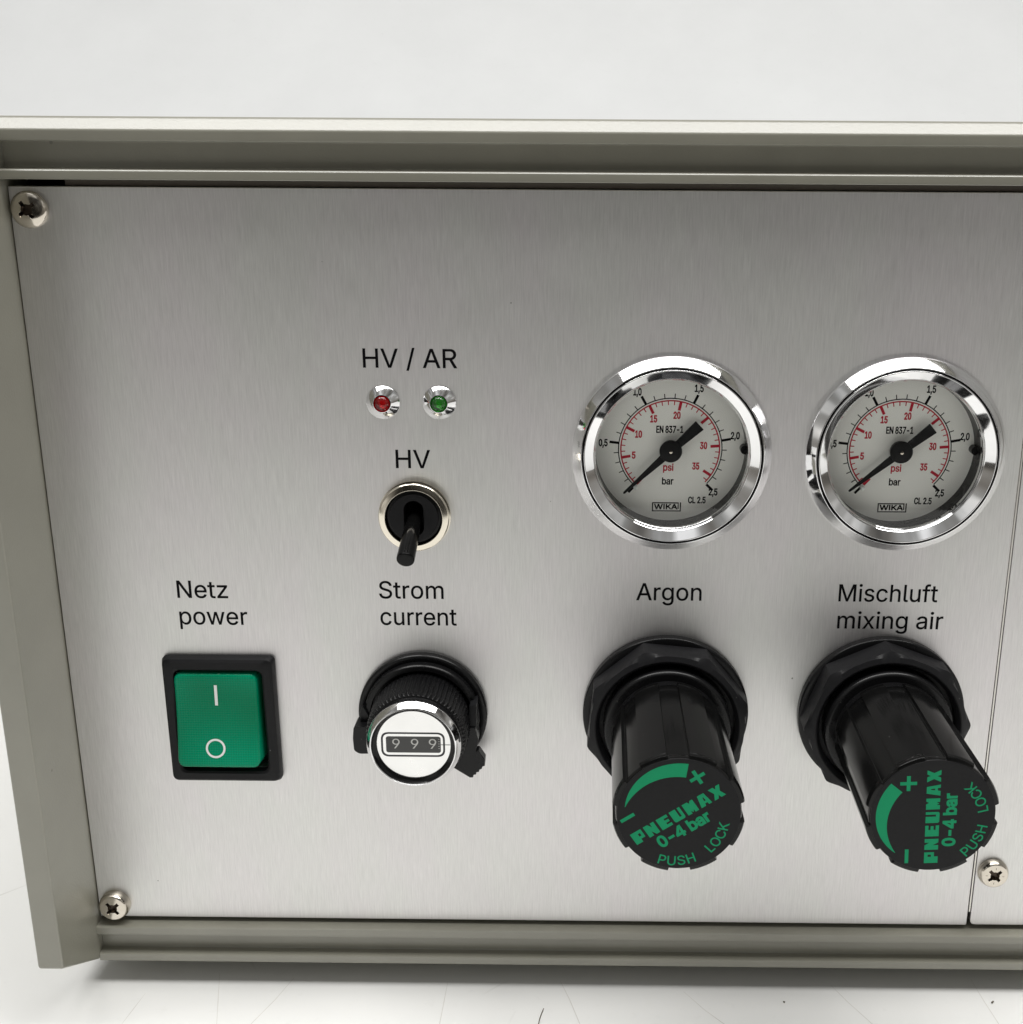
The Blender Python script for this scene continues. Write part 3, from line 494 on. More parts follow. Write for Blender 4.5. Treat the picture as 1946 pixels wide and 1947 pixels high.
"t":[227,[[[138,379,204,379,204,362],[204,344,204,327,138,327],[72,327,6,327,6,344],[6,362,6,379,72,379]],[[65,345,65,471,85,471],[106,471,126,471,126,347],[126,222,126,98,126,81],[129,69,136,61,143,54],[154,50,170,50,174,50],[179,50,185,51,191,52],[197,53,202,54,206,36],[209,19,213,2,207,0],[200,-2,192,-3,184,-4],[176,-4,168,-4,136,-4],[110,4,92,21,74,38],[65,62,65,93,65,219]]]],
"u":[410,[[[211,-5,182,-5,157,-5],[134,0,115,11,95,21],[80,37,69,59,58,80],[53,107,53,139,53,219],[53,299,53,379,73,379],[93,379,114,379,114,301],[114,222,114,144,114,114],[121,91,137,75,152,58],[173,50,200,50,218,50],[235,54,249,62,264,70],[275,81,283,97,292,112],[296,131,296,153,296,228],[296,304,296,379,316,379],[337,379,357,379,357,253],[357,126,357,0,337,0],[318,0,298,0,298,31],[298,61,298,92,301,92],[304,92,307,92,295,57],[279,32,257,17,235,2]]]],
"w":[567,[[[158,0,138,0,99,126],[61,253,23,379,44,379],[66,379,87,379,103,324],[118,269,133,214,140,191],[147,165,154,137,161,108],[168,76,175,41,172,41],[168,41,165,41,172,75],[179,106,186,135,193,163],[199,190,206,214,221,269],[237,324,252,379,273,379],[295,379,316,379,332,324],[347,269,362,214,368,190],[375,164,382,136,388,107],[395,76,402,41,399,41],[395,41,391,41,399,75],[406,107,413,135,420,164],[427,190,434,214,449,269],[465,324,480,379,502,379],[523,379,545,379,506,253],[468,126,429,0,409,0],[389,0,368,0,352,57],[335,114,319,172,314,189],[309,207,305,225,300,243],[295,261,291,280,286,299],[281,318,277,338,281,338],[286,338,291,338,286,319],[281,299,277,280,272,261],[267,243,263,225,258,206],[253,189,248,172,231,114],[215,57,199,0,178,0]]]],
"x":[379,[[[44,0,21,0,71,73],[121,145,171,218,171,202],[171,187,171,171,124,240],[76,310,29,379,52,379],[76,379,100,379,116,355],[132,330,147,306,160,287],[170,270,179,253,188,237],[198,221,207,206,197,206],[186,206,175,206,185,221],[194,237,202,253,211,270],[221,287,233,306,249,330],[266,355,282,379,305,379],[328,379,352,379,304,309],[256,239,209,169,209,184],[209,199,209,214,258,143],[308,71,358,0,334,0],[310,0,287,0,268,28],[249,57,231,85,219,103],[209,120,200,136,191,152],[182,167,173,182,183,182],[194,182,205,182,195,167],[186,152,178,136,170,120],[160,103,148,85,129,57],[110,28,91,0,68,0]]]],
"z":[380,[[[141,0,42,0,42,15],[42,30,42,46,112,137],[183,228,254,320,254,321],[254,322,254,323,185,323],[117,323,48,323,48,342],[48,361,48,379,143,379],[238,379,333,379,333,363],[333,347,333,331,264,241],[195,150,126,60,126,59],[126,58,126,56,197,56],[268,56,339,56,339,38],[339,19,339,0,240,0]]]],
"I":[189,[[[62,0,62,0,62,0],[62,509,62,509,62,509],[127,509,127,509,127,509],[127,0,127,0,127,0]]]]}


# ------------------------------------------------------------------ mesh helpers (all in mm, in the panel frame)
class Mesh:
    def __init__(self):
        self.v, self.f, self.m, self.mats = [], [], [], []

    def slot(self, mat):
        if mat not in self.mats:
            self.mats.append(mat)
        return self.mats.index(mat)

    def add(self, verts, faces, mat, mtx=None):
        o = len(self.v)
        s = self.slot(mat)
        for p in verts:
            p = Vector(p)
            self.v.append(mtx @ p if mtx is not None else p)
        for f in faces:
            self.f.append([o + i for i in f])
            self.m.append(s)

    def lathe(self, prof, mat, c=(0, 0), n=96, mtx=None, mod=None, a0=0.0):
        """profile of (r, z) from outside-back to the axis in front; r = 0 closes it"""
        vs, fs, rings = [], [], []
        for r, z in prof:
            if r < 1e-6:
                rings.append([len(vs)])
                vs.append((c[0], c[1], z))
            else:
                ids = []
                for i in range(n):
                    a = a0 + 2 * math.pi * i / n
                    rr = mod(r, z, a) if mod else r
                    ids.append(len(vs))
                    vs.append((c[0] + rr * math.cos(a), c[1] + rr * math.sin(a), z))
                rings.append(ids)
        for A, B in zip(rings, rings[1:]):
            for i in range(n):
                j = (i + 1) % n
                if len(A) == 1 and len(B) == 1:
                    continue
                if len(B) == 1:
                    fs.append([A[i], A[j], B[0]])
                elif len(A) == 1:
                    fs.append([A[0], B[j], B[i]])
                else:
                    fs.append([A[i], A[j], B[j], B[i]])
        self.add(vs, fs, mat, mtx)

    def prism(self, poly, z0, z1, mat, bevel=0.0, segs=2, mtx=None, taper=0.0, angle=25):
        """counter-clockwise polygon in x,y pushed from z0 to z1"""
        n = len(poly)
        cx = sum(p[0] for p in poly) / n
        cy = sum(p[1] for p in poly) / n
        vs = [(x, y, z0) for x, y in poly]
        vs += [(cx + (x - cx) * (1 - taper), cy + (y - cy) * (1 - taper), z1) for x, y in poly]
        fs = [list(range(n - 1, -1, -1)), list(range(n, 2 * n))]
        fs += [[i, (i + 1) % n, n + (i + 1) % n, n + i] for i in range(n)]
        self.solid(vs, fs, mat, bevel, segs, mtx, angle)

    def solid(self, vs, fs, mat, bevel=0.0, segs=2, mtx=None, angle=25):
        if bevel > 0:
            bm = bmesh.new()
            bv = [bm.verts.new(Vector(p)) for p in vs]
            for f in fs:
                bm.faces.new([bv[i] for i in f])
            bmesh.ops.recalc_face_normals(bm, faces=bm.faces)
            es = [e for e in bm.edges if e.calc_face_angle(0) > math.radians(angle)]
            bmesh.ops.bevel(bm, geom=es, offset=bevel, segments=segs, profile=0.5, affect='EDGES', clamp_overlap=True)
            bm.verts.index_update()
            vs = [tuple(v.co) for v in bm.verts]
            fs = [[v.index for v in f.verts] for f in bm.faces]
            bm.free()
        self.add(vs, fs, mat, mtx)

    def box(self, x0, x1, y0, y1, z0, z1, mat, bevel=0.0, segs=2, mtx=None):
        self.prism([(x0, y0), (x1, y0), (x1, y1), (x0, y1)], z0, z1, mat, bevel, segs, mtx)

    def fill(self, loops, z, mat, mtx=None, bold=0.0, zf=None):
        """flat filled outline(s) with holes at height z (zf: z from y)"""
        loops = embolden(loops, bold)
        pts, edges = [], []
        for lp in loops:
            o = len(pts)
            pts += [Vector(p) for p in lp]
            edges += [(o + i, o + (i + 1) % len(lp)) for i in range(len(lp))]
        vv, _, ff, *_ = delaunay_2d_cdt(pts, edges, [], 0, 1e-5)
        tri = np.array([[tuple(vv[i]) for i in f] for f in ff])
        cen = tri.mean(axis=1)
        wind = np.zeros(len(cen))
        for lp in loops:
            a = np.array(lp)
            b = np.roll(a, -1, axis=0)
            for (x0, y0), (x1, y1) in zip(a, b):
                if y0 == y1:
                    continue
                hit = ((y0 > cen[:, 1]) != (y1 > cen[:, 1]))
                side = (x1 - x0) * (cen[:, 1] - y0) / (y1 - y0) + x0 > cen[:, 0]
                wind += np.where(hit & side, 1 if y1 > y0 else -1, 0)
        vs = [(p[0], p[1], zf(p[1]) if zf else z) for p in vv]
        fs = []
        for f, w_, t_ in zip(ff, wind, tri):
            if w_ > 0:
                s = (t_[1][0] - t_[0][0]) * (t_[2][1] - t_[0][1]) - (t_[2][0] - t_[0][0]) * (t_[1][1] - t_[0][1])
                fs.append(list(f) if s > 0 else list(f)[::-1])
        self.add(vs, fs, mat, mtx)

    def build(self, name, parent=None, loc=(0, 0, 0), label=None, smooth=32, rot=0.0):
        me = bpy.data.meshes.new(name)
        me.from_pydata([tuple(p * MM) for p in self.v], [], self.f)
        for k in self.mats:
            me.materials.append(M[k])
        for p, s in zip(me.polygons, self.m):
            p.material_index = s
            p.use_smooth = True
        me.set_sharp_from_angle(angle=math.radians(smooth))
        me.update()
        o = link(name, me, parent, loc, label, rot)
        wm = o.modifiers.new('even_shading', 'WEIGHTED_NORMAL')
        wm.keep_sharp = True
        return o


def link(name, data, parent=None, loc=(0, 0, 0), label=None, rot=0.0):
    o = bpy.data.objects.new(name, data)
    COL.objects.link(o)
    if parent:
        o.parent = parent
    o.location = Vector(loc) * MM
    o.rotation_euler = (0, 0, rot)
    if label:
        o['label'] = label
    return o


def rounded(pts, r, seg=5):
    """polygon with its corners rounded (r: one radius or one per corner)"""
    out = []
    n = len(pts)
    for i in range(n):
        p0, p1, p2 = Vector(pts[i - 1]), Vector(pts[i]), Vector(pts[(i + 1) % n])
        rr = r[i] if isinstance(r, (list, tuple)) else r
        if rr <= 0:
            out.append(tuple(p1))
            continue
        d0, d1 = (p0 - p1), (p2 - p1)
        rr = min(rr, d0.length * 0.49, d1.length * 0.49)
        a, b = p1 + d0.normalized() * rr, p1 + d1.normalized() * rr
        for k in range(seg + 1):
            t = k / seg
            q = a * (1 - t) ** 2 + p1 * 2 * t * (1 - t) + b * t * t
            out.append((q.x, q.y))
    return out


def fillet(prof, r, seg=3):
    """the same for an open (r, z) profile; r: dict index -> radius"""
    out = [prof[0]]
    for i in range(1, len(prof) - 1):
        rr = r if isinstance(r, float) else r.get(i, 0)
        p0, p1, p2 = Vector(prof[i - 1]), Vector(prof[i]), Vector(prof[i + 1])
        if rr <= 0:
            out.append(prof[i])
            continue
        d0, d1 = p0 - p1, p2 - p1
        rr = min(rr, d0.length * 0.45, d1.length * 0.45)
        a, b = p1 + d0.normalized() * rr, p1 + d1.normalized() * rr
        for k in range(seg + 1):
            t = k / seg
            q = a * (1 - t) ** 2 + p1 * 2 * t * (1 - t) + b * t * t
            out.append((q.x, q.y))
    out.append(prof[-1])
    return out


def embolden(loops, d):
    """outlines moved outwards by d (holes inwards)"""
    tol = 0.004 if max(abs(c) for lp in loops for p in lp for c in p) > 1.1 else 0.0008
    def area(lp):
        return sum(a[0] * b[1] - b[0] * a[1] for a, b in zip(lp, lp[1:] + lp[:1])) / 2

    def inside(p, lp):
        c = False
        for a, b in zip(lp, lp[1:] + lp[:1]):
            if (a[1] > p[1]) != (b[1] > p[1]) and p[0] < (b[0] - a[0]) * (p[1] - a[1]) / (b[1] - a[1]) + a[0]:
                c = not c
        return c
    out = []
    for i, lp in enumerate(loops):
        q = []
        for p in lp:
            if not q or math.dist(p, q[-1]) > tol:
                q.append(p)
        if math.dist(q[0], q[-1]) < tol:
            q.pop()
        depth = sum(inside(q[0], o) for j, o in enumerate(loops) if j != i)
        if (area(q) > 0) != (depth % 2 == 0):
            q.reverse()
        n = len(q)
        res = []
        for k in range(n):
            a, b, c = Vector(q[k - 1]), Vector(q[k]), Vector(q[(k + 1) % n])
            u, v = (b - a).normalized(), (c - b).normalized()
            nu, nv = Vector((u.y, -u.x)), Vector((v.y, -v.x))
            s = nu + nv
            s = s / max(0.35, s.length_squared / 2) if s.length > 1e-6 else nu
            res.append((b.x + s.x * d, b.y + s.y * d))
        out.append(res)
    return out


def circle(cx, cy, r, n=40, a0=0.0, a1=2 * math.pi):
    full = abs(a1 - a0 - 2 * math.pi) < 1e-6
    m = n if full else n + 1
    return [(cx + r * math.cos(a0 + (a1 - a0) * i / n), cy + r * math.sin(a0 + (a1 - a0) * i / n)) for i in range(m)]


def sector(r0, r1, a0, a1, n=60):
    a0, a1 = math.radians(a0), math.radians(a1)
    return circle(0, 0, r1, n, a0, a1) + list(reversed(circle(0, 0, r0, n, a0, a1)))


def bar(r0, r1, ang, w):
    """a tick mark of width w from radius r0 to r1 at angle ang"""
    a = math.radians(ang)
    c, s = math.cos(a), math.sin(a)
    h = w / 2
    return [(r0 * c + h * s, r0 * s - h * c), (r1 * c + h * s, r1 * s - h * c),
            (r1 * c - h * s, r1 * s + h * c), (r0 * c - h * s, r0 * s + h * c)]


def glyph_loops(ch):
    out = []
    for sp in GLYPHS[ch][1]:
        n = len(sp)
        lp = []
        for i in range(n):
            a, b = sp[i], sp[(i + 1) % n]
            p0, p1, p2, p3 = Vector(a[2:4]), Vector(a[4:6]), Vector(b[0:2]), Vector(b[2:4])
            d = p3 - p0
            L = d.length or 1
            bend = max(abs(d.x * (q - p0).y - d.y * (q - p0).x) / L for q in (p1, p2))
            k = 1 if bend < 2.5 else 4
            for j in range(k):
                t = j / k
                q = p0 * (1 - t) ** 3 + p1 * 3 * t * (1 - t) ** 2 + p2 * 3 * t * t * (1 - t) + p3 * t ** 3
                lp.append((q.x / 1000, q.y / 1000))
        out.append(lp)
    return out


CAP = 0.509


def flat_glyph(adv, loops):
    return [adv, [[[x, y, x, y, x, y] for x, y in lp] for lp in loops]]


def arc_pts(cx, cy, rx, ry, a0, a1, n=14):
    return [(cx + rx * math.cos(math.radians(a0 + (a1 - a0) * i / n)), cy + ry * math.sin(math.radians(a0 + (a1 - a0) * i / n))) for i in range(n + 1)]


# letters whose drawn outlines must not cross themselves
GLYPHS['A'] = flat_glyph(480, [[(14, 0), (84, 0), (137, 148), (343, 148), (396, 0), (466, 0), (277, 509), (203, 509)],
                               [(158, 206), (322, 206), (240, 440)]])
GLYPHS['R'] = flat_glyph(462, [[(60, 0), (125, 0), (125, 214), (232, 214), (352, 0), (428, 0), (299, 226)]
                               + arc_pts(262, 364, 148, 145, -70, 90) + [(60, 509)],
                               [(125, 272)] + arc_pts(254, 362, 90, 90, -90, 90) + [(125, 452)]])
GLYPHS['K'] = flat_glyph(467, [[(60, 0), (125, 0), (125, 160), (196, 238), (384, 0), (464, 0), (243, 288), (450, 509), (368, 509), (125, 248), (125, 509), (60, 509)]])
GLYPHS['4'] = flat_glyph(453, [[(290, 0), (352, 0), (352, 108), (420, 108), (420, 165), (352, 165), (352, 509), (272, 509), (28, 166), (28, 108), (290, 108)],
                               [(103, 165), (290, 165), (290, 425)]])


def text_loops(s, cap, x0, x1=None, y=0.0, track=0.0, center=False):
    """outlines of a line of writing, cap height in mm, spanning x0..x1 (or natural width from x0)"""
    pen, L = 0.0, []
    for ch in s:
        for lp in glyph_loops(ch):
            L.append([(px + pen, py) for px, py in lp])
        pen += GLYPHS[ch][0] / 1000 + track
    k = cap / CAP
    lo = min(p[0] for lp in L for p in lp)
    hi = max(p[0] for lp in L for p in lp)
    kx = k if x1 is None else (x1 - x0) / (hi - lo)
    off = x0
    return [[(off + (px - lo) * kx, y + py * k) for px, py in lp] for lp in L]


def text_mid(s, cap, width, cx, cy, **kw):
    return text_loops(s, cap, cx - width / 2, cx + width / 2, cy - cap / 2, **kw)


# ------------------------------------------------------------------ the setting
SCRATCHES = [[(34.54, -0.25), (32.55, 5.62), (29.94, 11.62), (26.81, 18.82)],
             [(63.01, 0.73), (62.95, 5.83), (62.85, 11.12), (62.73, 17.47)],
             [(83.77, 0.12), (85.51, 4.81), (87.38, 10.75), (89.62, 17.88)],
             [(133.51, 0.33), (135.69, 4.72), (138.75, 9.97), (142.42, 16.27)],
             [(159.82, -1.64), (160.42, 4.34), (161.11, 9.63), (161.94, 15.98)],
             [(106.26, 2.43), (109.67, 7.12), (112.62, 10.36), (116.16, 14.25)],
             [(8.64, 4.36), (7.97, 8.41), (7.17, 13.27)],
             [(20.4, -1.18), (22.27, 5.78), (24.51, 14.13)]]


def setting():
    m = Mesh()
    m.box(-900, 1000, -300, 900, -30, 0, 'table', 2.0)
    # hairline scratches in the laminate before the box (x, z of the panel frame)
    for line in SCRATCHES:
        pts = [Vector((ROOT_LOC.x * 1000 + x, -z, 0.015)) for x, z in line]
        vs = []
        for i, p in enumerate(pts):
            d = (pts[min(i + 1, len(pts) - 1)] - pts[max(i - 1, 0)]).normalized()
            s = Vector((d.y, -d.x, 0)) * (0.085 if 0 < i < len(pts) - 1 else 0.03)
            vs += [p + s, p - s]
        m.add(vs, [[2 * i, 2 * i + 2, 2 * i + 3, 2 * i + 1] for i in range(len(pts) - 1)], 'scratch')
    t = m.build('table_top')
    t['kind'] = 'structure'
    # white board standing behind the box, bent up from the table in a wide curve
    R, ya, n = 620.0, 280.0, 40
    prof = [(ya, 0.4)] + [(ya + 30 + R * math.sin(math.pi / 2 * i / n), 0.4 + R * (1 - math.cos(math.pi / 2 * i / n))) for i in range(n + 1)]
    prof.append((ya + 30 + R, 1500))
    m = Mesh()
    vs = []
    for x in (-1400, 1500):
        vs += [(x, y, z) for y, z in prof]
    k = len(prof)
    vs += [(p[0], p[1] + 3, p[2] - 0.2) for p in vs]
    fs = []
    for i in range(k - 1):
        fs += [[i, k + i, k + i + 1, i + 1], [2 * k + i, 2 * k + i + 1, 3 * k + i + 1, 3 * k + i]]
    m.add(vs, fs, 'wall')
    w = m.build('backdrop')
    w['kind'] = 'structure'


setting()

# ------------------------------------------------------------------ the instrument
unit = bpy.data.objects.new('control_unit', None)
COL.objects.link(unit)
unit.empty_display_size = 0.02
unit.matrix_world = FRAME
unit['label'] = 'grey metal instrument case with brushed aluminium panel, two gauges and black knobs'
unit['category'] = 'control unit'

X_END = 430.0


def case():
    # lower and upper rails: one profile, mirrored
    def rail(ys, name, label):
        prof = [(-9.0, 0.15), (-9.0, -0.92), ]
        # (z, y) outline from the back over the lip, groove and outer lip
        P = [(-9, -0.9), (2.0, -0.9), (2.0, -2.5), (0.0, -2.6), (0.0, -6.3), (2.0, -6.5), (2.0, -8.05), (-9, -8.05)]
        R = [0, 0.35, 0.3, 0.25, 0.25, 0.35, 0.3, 0]
        if ys > 0:
            P = [(-9, -1.0), (2.0, -1.0), (2.0, -2.45), (-0.2, -2.7), (-0.2, -6.55), (2.0, -6.55), (2.0, -8.15), (0.3, -10.1), (-9, -10.1)]
            R = [0, 0.25, 0.4, 0.2, 0.25, 0.3, 0.25, 0.5, 0]
        P = rounded(P, R, 3)
        m = Mesh()
        n = len(P)
        vs = []
        for x in (0.0, X_END):
            for z, y in P:
                vs.append((x, y if ys < 0 else 128.5 - y, z))
        fs = [[i, (i + 1) % n, n + (i + 1) % n, n + i] for i in range(n)]
        fs += [list(range(n)), list(range(2 * n - 1, n - 1, -1))]
        if ys < 0:
            fs = [list(reversed(f)) for f in fs]
        m.add(vs, fs, 'paint')
        return m.build(name, unit, label=label, smooth=25)

    rail(-1, 'bottom_rail', None)
    rail(1, 'top_rail', None)
    # side cheeks: flat plates that stand 15 mm out in front of the panel, cut back at both ends
    for side in (0, 1):
        Q = [(-250.0, -8.0), (1.5, -8.0), (15.0, 0.6), (15.0, 129.9), (1.5, 138.3), (-250.0, 138.3)]
        Q = rounded(Q, [0, 1.0, 0.5, 0.5, 1.0, 0], 3)
        xa, xb = (-4.35, -0.02) if side == 0 else (X_END + 0.02, X_END + 4.35)
        n = len(Q)
        vs = [(xa, y, z) for z, y in Q] + [(xb, y, z) for z, y in Q]
        fs = [[k, (k + 1) % n, n + (k + 1) % n, n + k] for k in range(n)]
        fs += [list(range(n - 1, -1, -1)), list(range(n, 2 * n))]
        m = Mesh()
        m.solid(vs, fs, 'paint', 0.45, 3, None, 35)
        m.build('side_cheek', unit, smooth=25)
    # body behind the panel
    m = Mesh()
    m.box(0.1, X_END - 0.1, -7.6, -6.0, -248, -9.2, 'paint', 0.3)
    m.box(0.1, X_END - 0.1, 134.5, 136.5, -248, -9.2, 'paint', 0.3)
    m.box(0.1, X_END - 0.1, -5.9, 134.4, -248, -246, 'paint')
    m.build('case_body', unit)
    # the strip behind the panel's edges, brown, ending 8.6 mm from the left cheek
    m = Mesh()
    m.box(8.6, X_END - 0.1, 128.6, 129.4, -2.4, -0.7, 'brown')
    m.box(156.9, 158.2, 2.7, 128.0, -4.0, -2.55, 'edge_alu')
    m.box(157.4, 157.66, 2.7, 128.3, -2.5, -0.12, 'edge_alu')
    m.box(0.2, X_END - 0.2, -0.8, 120.0, -6.5, -4.7, 'dark')
    m.box(0.2, X_END - 0.2, 120.0, 131.0, -8.6, -6.6, 'dark')
    m.build('mounting_strip', unit)
    for x in (30, X_END - 30):
        for z in (-40, -215):
            m = Mesh()
            mt = Matrix.Translation((x, -7.5, z)) @ Matrix.Rotation(math.pi / 2, 4, 'X')
            m.lathe([(0, 0), (8, 0), (7, 5.5), (0, 5.5)], 'rubber', n=32, mtx=mt)
            m.build('rubber_foot', unit)


case()


def panels():
    m = Mesh()
    def outline(d):
        return rounded([(0.14 + d, d), (157.2 - d, d), (157.35 - d, 128.45 - d), (0.14 + d, 128.45 - d)], 0.25, 3)
    holes = [circle(101.4, 87.6, 13.4, 64), circle(138.55, 87.75, 13.4, 64), circle(59.98, 77.0, 4.6, 40),
             circle(55.52, 95.65, 1.34, 32), circle(64.46, 95.68, 1.34, 32),
             [(18.4, 30.8), (33.3, 30.8), (33.3, 50.4), (18.4, 50.4)]]
    m.fill([outline(0.08)] + holes, 0.0, 'aluminium')
    a, b, c_ = outline(0.08), outline(0.0), outline(0.0)
    n = len(a)
    vs = [(x, y, 0.0) for x, y in a] + [(x, y, -0.08) for x, y in b] + [(x, y, -2.5) for x, y in c_]
    m.add(vs, [[k * n + (i + 1) % n, k * n + i, (k + 1) * n + i, (k + 1) * n + (i + 1) % n] for k in (0, 1) for i in range(n)], 'edge_alu')
    for h in holes:
        n = len(h)
        m.add([(x, y, 0.0) for x, y in h] + [(x, y, -2.5) for x, y in h],
              [[i, (i + 1) % n, n + (i + 1) % n, n + i] for i in range(n)], 'edge_alu')
    front = m.build('front_panel', unit, label='brushed aluminium front panel with black printed captions')
    m = Mesh()
    P = rounded([(157.82, 0.1), (X_END - 0.1, 0.1), (X_END - 0.1, 128.4), (157.72, 128.4)], [0.9, 0.3, 0.3, 0.9], 3)
    m.prism(P, -2.5, -0.05, 'aluminium', 0.1, 2)
    m.build('front_panel', unit, label='blank brushed aluminium panel right of the seam')
    caps = [
        ('HV / AR', [('HV / AR', 2.98, 52.62, 67.36, 101.2)]),
        ('HV', [('HV', 2.98, 57.17, 62.68, 84.88)]),
        ('Netz power', [('Netz', 3.02, 19.85, 28.25, 62.15), ('power', 3.02, 19.86, 31.2, 57.38)]),
        ('Strom current', [('Strom', 3.02, 53.52, 64.2, 62.36), ('current', 3.02, 53.56, 66.27, 57.6)]),
        ('Argon', [('Argon', 2.98, 96.28, 107.05, 62.44)]),
        ('Mischluft mixing air', [('Mischluft', 2.98, 129.82, 146.15, 62.54), ('mixing air', 2.98, 129.92, 147.45, 57.7)]),
    ]
    for words, lines in caps:
        m = Mesh()
        for s, cap, x0, x1, y in lines:
            m.fill(text_loops(s, cap, x0, x1, y), 0.02, 'ink', bold=0.034)
        m.build('caption', front, label='black printed caption reading ' + words)


panels()


def gauge(c, needle_deg, label):
    m = Mesh()
    prof = [(15.75, -1.0), (15.95, 0.0), (15.95, 0.9), (14.5, 2.5), (14.36, 2.5), (14.33, 2.2)]
    m.lathe(fillet(prof, {2: 0.25, 3: 0.1, 4: 0.05}), 'chrome', n=160)
    m.lathe([(14.33, 2.2), (14.28, 1.9), (14.1, 1.9), (14.07, 2.3)], 'dark', n=160)
    prof = [(14.07, 2.3), (14.02, 2.62), (13.88, 2.66), (12.45, 1.55), (12.25, 1.15)]
    m.lathe(fillet(prof, {1: 0.06, 2: 0.1, 3: 0.15}), 'chrome', n=160)
    m.lathe([(12.25, 1.15), (12.15, 1.0), (12.15, 0.3)], 'turned', n=160)
    m.lathe([(12.15, 0.3), (12.15, -3.6)], 'black', n=160)
    g = m.build('pressure_gauge', unit, (c[0], c[1], 0), label, smooth=28)
    # the printed dial
    m = Mesh()
    m.lathe([(12.14, -3.0), (0, -3.0)], 'dial', n=96)
    k, r = -2.985, -2.975
    m.fill([sector(8.33, 8.50, -43.2, 226)], k, 'ink')
    m.fill([sector(7.92, 8.13, -43.2, 226)], r, 'red_ink')
    A0 = 227.8
    for i in range(26):
        a = A0 - i * 10.88
        if i % 5 == 0:
            m.fill([bar(8.48, 9.95, a, 0.42)], k + 0.002, 'ink')
        else:
            m.fill([bar(8.48, 9.2, a, 0.15)], k + 0.002, 'ink')
    for i in range(37):
        a = A0 - i * 7.45
        if i % 5 == 0:
            m.fill([bar(6.55, 7.98, a, 0.46)], r + 0.002, 'red_ink')
        else:
            m.fill([bar(7.32, 7.98, a, 0.16)], r + 0.002, 'red_ink')

    def px(x, y):
        return ((x - 950) / 53.6, (957 - y) / 53.2)
    for s, x, y, w in (('0,5', 365, 904, 1.36), ('1,0', 655, 455, 1.24), ('1,5', 1185, 421, 1.34), ('2,0', 1512, 833, 1.36), ('2,5', 1338, 1340, 1.36)):
        X, Y = px(x, y)
        m.fill(text_mid(s, 1.12, w, X, Y), k, 'ink', bold=0.055)
    for s, x, y, w in (('5', 633, 1013, 0.5), ('10', 672, 826, 1.02), ('15', 800, 690, 1.02), ('20', 1001, 657, 1.04), ('30', 1240, 923, 1.06), ('35', 1178, 1107, 1.06)):
        X, Y = px(x, y)
        m.fill(text_mid(s, 1.10, w, X, Y), r, 'red_ink', bold=0.06)
    X, Y = px(942, 782)
    m.fill(text_mid('EN 837-1', 1.10, 4.3, X, Y), k, 'ink', bold=0.05)
    X, Y = px(1198, 1415)
    m.fill(text_mid('CL 2.5', 1.05, 2.8, X, Y), k, 'ink', bold=0.05)
    X, Y = px(938, 1150)
    m.fill(text_loops('psi', 1.15, X - 0.8, X + 0.8, Y), r, 'red_ink', bold=0.045)
    X, Y = px(936, 1274)
    m.fill(text_loops('bar', 1.12, X - 0.9, X + 0.9, Y), k, 'ink', bold=0.045)
    # boxed maker's mark
    x0, y0 = px(803, 1522)
    x1, y1 = px(1060, 1438)
    xr, _ = px(1042, 0)
    w = 0.2
    m.fill([[(x0, y0), (x1, y0), (x1, y1), (x1 - w, y1), (x1 - w, y0 + w), (x0 + w, y0 + w), (x0 + w, y1 - w),
             (xr - 0.22, y1 - w), (xr - 0.22, y0 + 0.42), (xr - 0.05, y0 + 0.42), (xr - 0.05, y1), (x0, y1)]], k, 'ink')
    xa, ya = px(824, 1500)
    xb, _ = px(1026, 0)
    m.fill(text_loops('WIKA', 0.84, xa, xb, ya), k, 'ink', bold=0.05)
    # the dark lug at the right edge of the dial
    m.lathe([(0.75, -3.0), (0.75, -1.6), (0, -1.6)], 'black', c=(12.0, 0.3), n=24)
    m.build('dial_face', g)
    m = Mesh()
    m.lathe(fillet([(0.36, -3.0), (0.36, -2.2), (0, -2.1)], {1: 0.12}), 'white_ink', c=(-5.55, -6.35), n=20)
    m.build('stop_pin', g)
    # pointer
    m = Mesh()
    mt = Matrix.Rotation(math.radians(needle_deg), 4, 'Z')
    body = [(-6.25, -0.95), (-1.2, -0.62), (1.6, -0.62), (10.3, -0.17), (10.45, 0.0), (10.3, 0.17), (1.6, 0.62), (-1.2, 0.62), (-6.25, 0.95)]
    m.prism(body, -1.75, -1.45, 'satin', 0.05, 1, mt)
    m.lathe(fillet([(1.6, -2.6), (1.83, -1.6), (1.83, -1.25), (0.0, -1.2)], {2: 0.15}), 'satin', n=48)
    m.lathe([(0.27, -1.2), (0.27, -1.05), (0, -1.0)], 'screw', n=20)
    m.build('needle', g)
    m = Mesh()
    m.lathe([(12.2, 0.55), (12.2, 0.95), (0, 0.95)], 'pane', n=96)
    m.lathe([(12.2, 0.55), (0, 0.55)], 'pane', n=96)
    m.f[-96:] = [list(reversed(f)) for f in m.f[-96:]]
    m.build('glass_pane', g)
    return g


gauge((101.4, 87.6), 223.6, 'chrome pressure gauge above the Argon caption')
gauge((138.55, 87.75), 219.8, 'chrome pressure gauge above the Mischluft caption')


